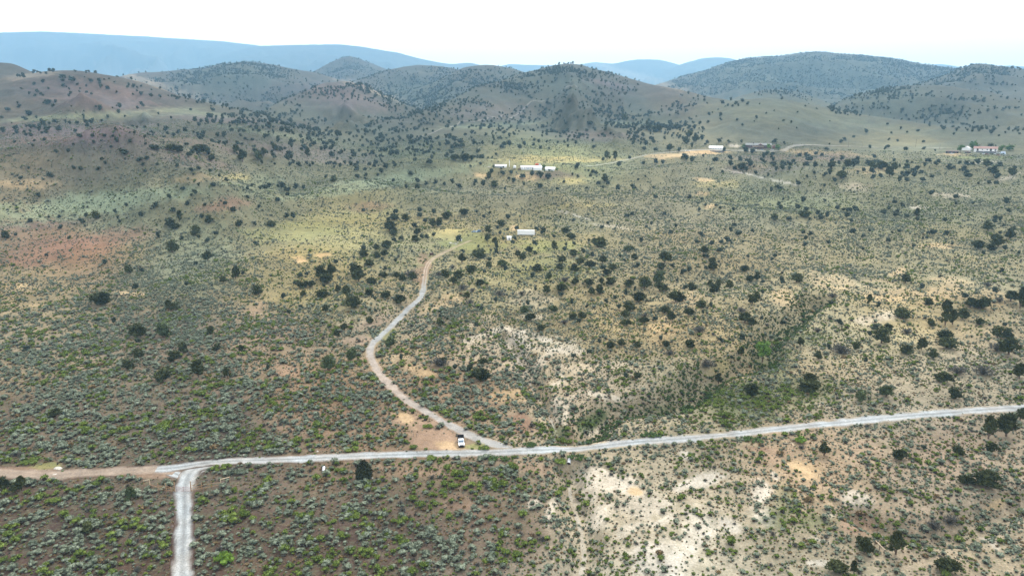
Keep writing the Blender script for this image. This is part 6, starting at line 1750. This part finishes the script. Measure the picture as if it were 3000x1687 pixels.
# ------------------------------------------------------------------ junipers of the hills, too many and too small to be single things
FOREST = [ # u, v, half width, half height, plants per hectare at the centre
 (1150,455,190,18,95),(900,478,150,18,60),(640,440,120,14,50),(1010,520,110,14,40),(800,545,120,16,28),(1300,425,120,14,70),
 (330,260,260,60,7),(650,230,220,50,90),(760,270,130,60,110),(620,285,120,25,80),(820,330,120,40,45),(700,350,160,25,28),(950,170,150,30,60),(1010,200,110,30,90),(1000,280,120,40,30),(1130,260,110,60,120),
 (1190,300,80,50,140),(1270,270,120,50,110),(1350,240,100,40,90),(1330,320,130,50,45),(1480,215,120,20,60),(1530,260,120,50,75),(1640,230,120,45,75),(1620,320,180,60,38),(1780,300,120,70,34),(1850,350,100,40,60),(1960,380,80,30,60),
 (1990,320,60,40,45),(2050,310,50,30,30),(1760,230,110,30,40),(2300,180,420,45,85),(2100,230,160,35,120),(2450,230,260,50,100),(2650,210,200,50,90),(2880,200,140,25,120),(2900,230,150,20,40),(2620,290,170,40,110),(2480,320,60,25,90),(2780,320,180,50,55),
 (2900,360,130,25,25),(2300,270,100,14,25),(1100,370,170,25,55),(1200,440,120,45,30),(1080,430,140,40,40),(1330,460,90,20,45),(1000,480,130,30,40),(400,330,200,50,6),(120,400,160,40,13),(320,410,180,36,12),(530,430,160,36,12),
 (760,430,120,50,26),(900,380,120,40,40),(1250,395,150,25,45),(1460,400,160,35,22),(1700,400,160,30,20),(1850,410,80,25,55),(2300,480,160,30,18),(2560,495,160,25,22),(2850,500,150,25,18),(200,480,200,30,6),(2700,380,250,20,4),(2300,340,150,40,3),
 (900,520,140,25,8),(2750,620,250,60,3),(2400,590,150,40,4),(120,250,80,40,10),(1500,530,200,30,9)]
cnt = []
xs, ys = [], []
for r0, r1, dens in ((560, 1000, 26), (1000, 1700, 75), (1700, 2600, 150), (2600, 3300, 130), (3300, 5000, 110)):
    n = int(math.radians(38) * (r1 * r1 - r0 * r0) / 1e4 * dens)
    x_, y_ = scatter(r0, r1, n, math.radians(38)); xs.append(x_); ys.append(y_)
    cnt.append(np.full(n, dens))
jx = np.concatenate(xs); jy = np.concatenate(ys); jc = np.concatenate(cnt)
jz = gz(jx, jy)
u_, v_ = project(jx, jy, jz)
den = np.zeros(len(jx))
wob = fbm(jx, jy, 160, 3, 171) * .5
for fu, fv, ru, rv, dn in FOREST:
    qd = np.sqrt(((u_ - fu) / ru) ** 2 + ((v_ - fv) / rv) ** 2) + wob
    den = np.maximum(den, 1.35 * dn * (1 - sstep(.55, 1.3, qd)))
den = np.maximum(den, .7) * (1 + 1.1 * fbm(jx, jy, 70, 2, 173)).clip(.1, 2.2) * np.clip(1 + .9 * hollow_at(jx, jy), .25, 2.4)
# line of sight test: keep only what the drone could see from about here
hx, hy, hz, hr = hit(np.clip(u_, 0, 3000), v_ - 4)
vis = hr > np.hypot(jx, jy) - 60
ok = (rng.uniform(size=len(jx)) < den / jc) & (u_ > -60) & (u_ < 3060) & vis & clear_mask(jx, jy) & road_mask(jx, jy, 2.0)
jx, jy, jz = jx[ok], jy[ok], jz[ok]
nj = len(jx)
jw = np.exp(rng.normal(math.log(5.7), .30, nj)).clip(2.5, 9)
jh = jw * rng.uniform(.6, 1.05, nj)
fp = np.array(far_pts)
ax = np.concatenate([jx, fp[:, 0]]); ay = np.concatenate([jy, fp[:, 1]]); az_ = np.concatenate([jz - .1, fp[:, 2]])
aw = np.concatenate([jw, fp[:, 3]]); ah = np.concatenate([jh, fp[:, 4]])
simple = []
for k in range(5):
    rg = np.random.default_rng(700 + k); parts = []
    ratio = 1.0
    for i in range(7):
        a_ = rg.uniform(0, 6.28); d_ = rg.uniform(.05, .3); zz = rg.uniform(.25, .8); d_ *= 1.25 - zz
        parts.append(lump((math.cos(a_) * d_, math.sin(a_) * d_, zz), rg.uniform(.15, .24), 1, rg, .3))
        nn = rg.normal(size=(8, 3)); nn[:, 2] = np.abs(nn[:, 2]); nn /= np.linalg.norm(nn, axis=1)[:, None]
        parts.append(tufts(np.array([math.cos(a_) * d_, math.sin(a_) * d_, zz]) + nn * .2, nn, .12, rg))
    v_, f_ = merge(parts); v_[:, 2] /= v_[:, 2].max()
    simple.append(tri_mesh('crown', v_, f_, M['juniper_far']))
instancer('juniper_woodland', simple, ax, ay, az_, rng.integers(0, 5, len(ax)), rng.uniform(0, 6.28, len(ax)), np.stack([aw, aw, ah], 1))
print('shrubs', nb, 'far junipers', len(ax), 'single trees', len(BIG))

# ------------------------------------------------------------------ the air
top = float(Z.max()) + 40
hb = MB().box((0, 0, (top - 40) / 2 - 15), (29600, 29600, top + 50))
hz_ = hb.build('haze', None)
zmin = float(Z.min())
hz_.data.transform(Matrix.Translation((0, 0, 0)))
hm_ = bpy.data.materials.new('haze_air'); hm_.use_nodes = True
hn = hm_.node_tree
for n in list(hn.nodes): hn.nodes.remove(n)
ho = hn.nodes.new('ShaderNodeOutputMaterial'); hv = hn.nodes.new('ShaderNodeVolumePrincipled')
hv.inputs['Color'].default_value = HAZE_COLOR
hv.inputs['Density'].default_value = HAZE_DENSITY
hv.inputs['Anisotropy'].default_value = 0.0
hn.links.new(hv.outputs['Volume'], ho.inputs['Volume'])
hz_.data.materials.append(hm_)
hz_['kind'] = 'stuff'
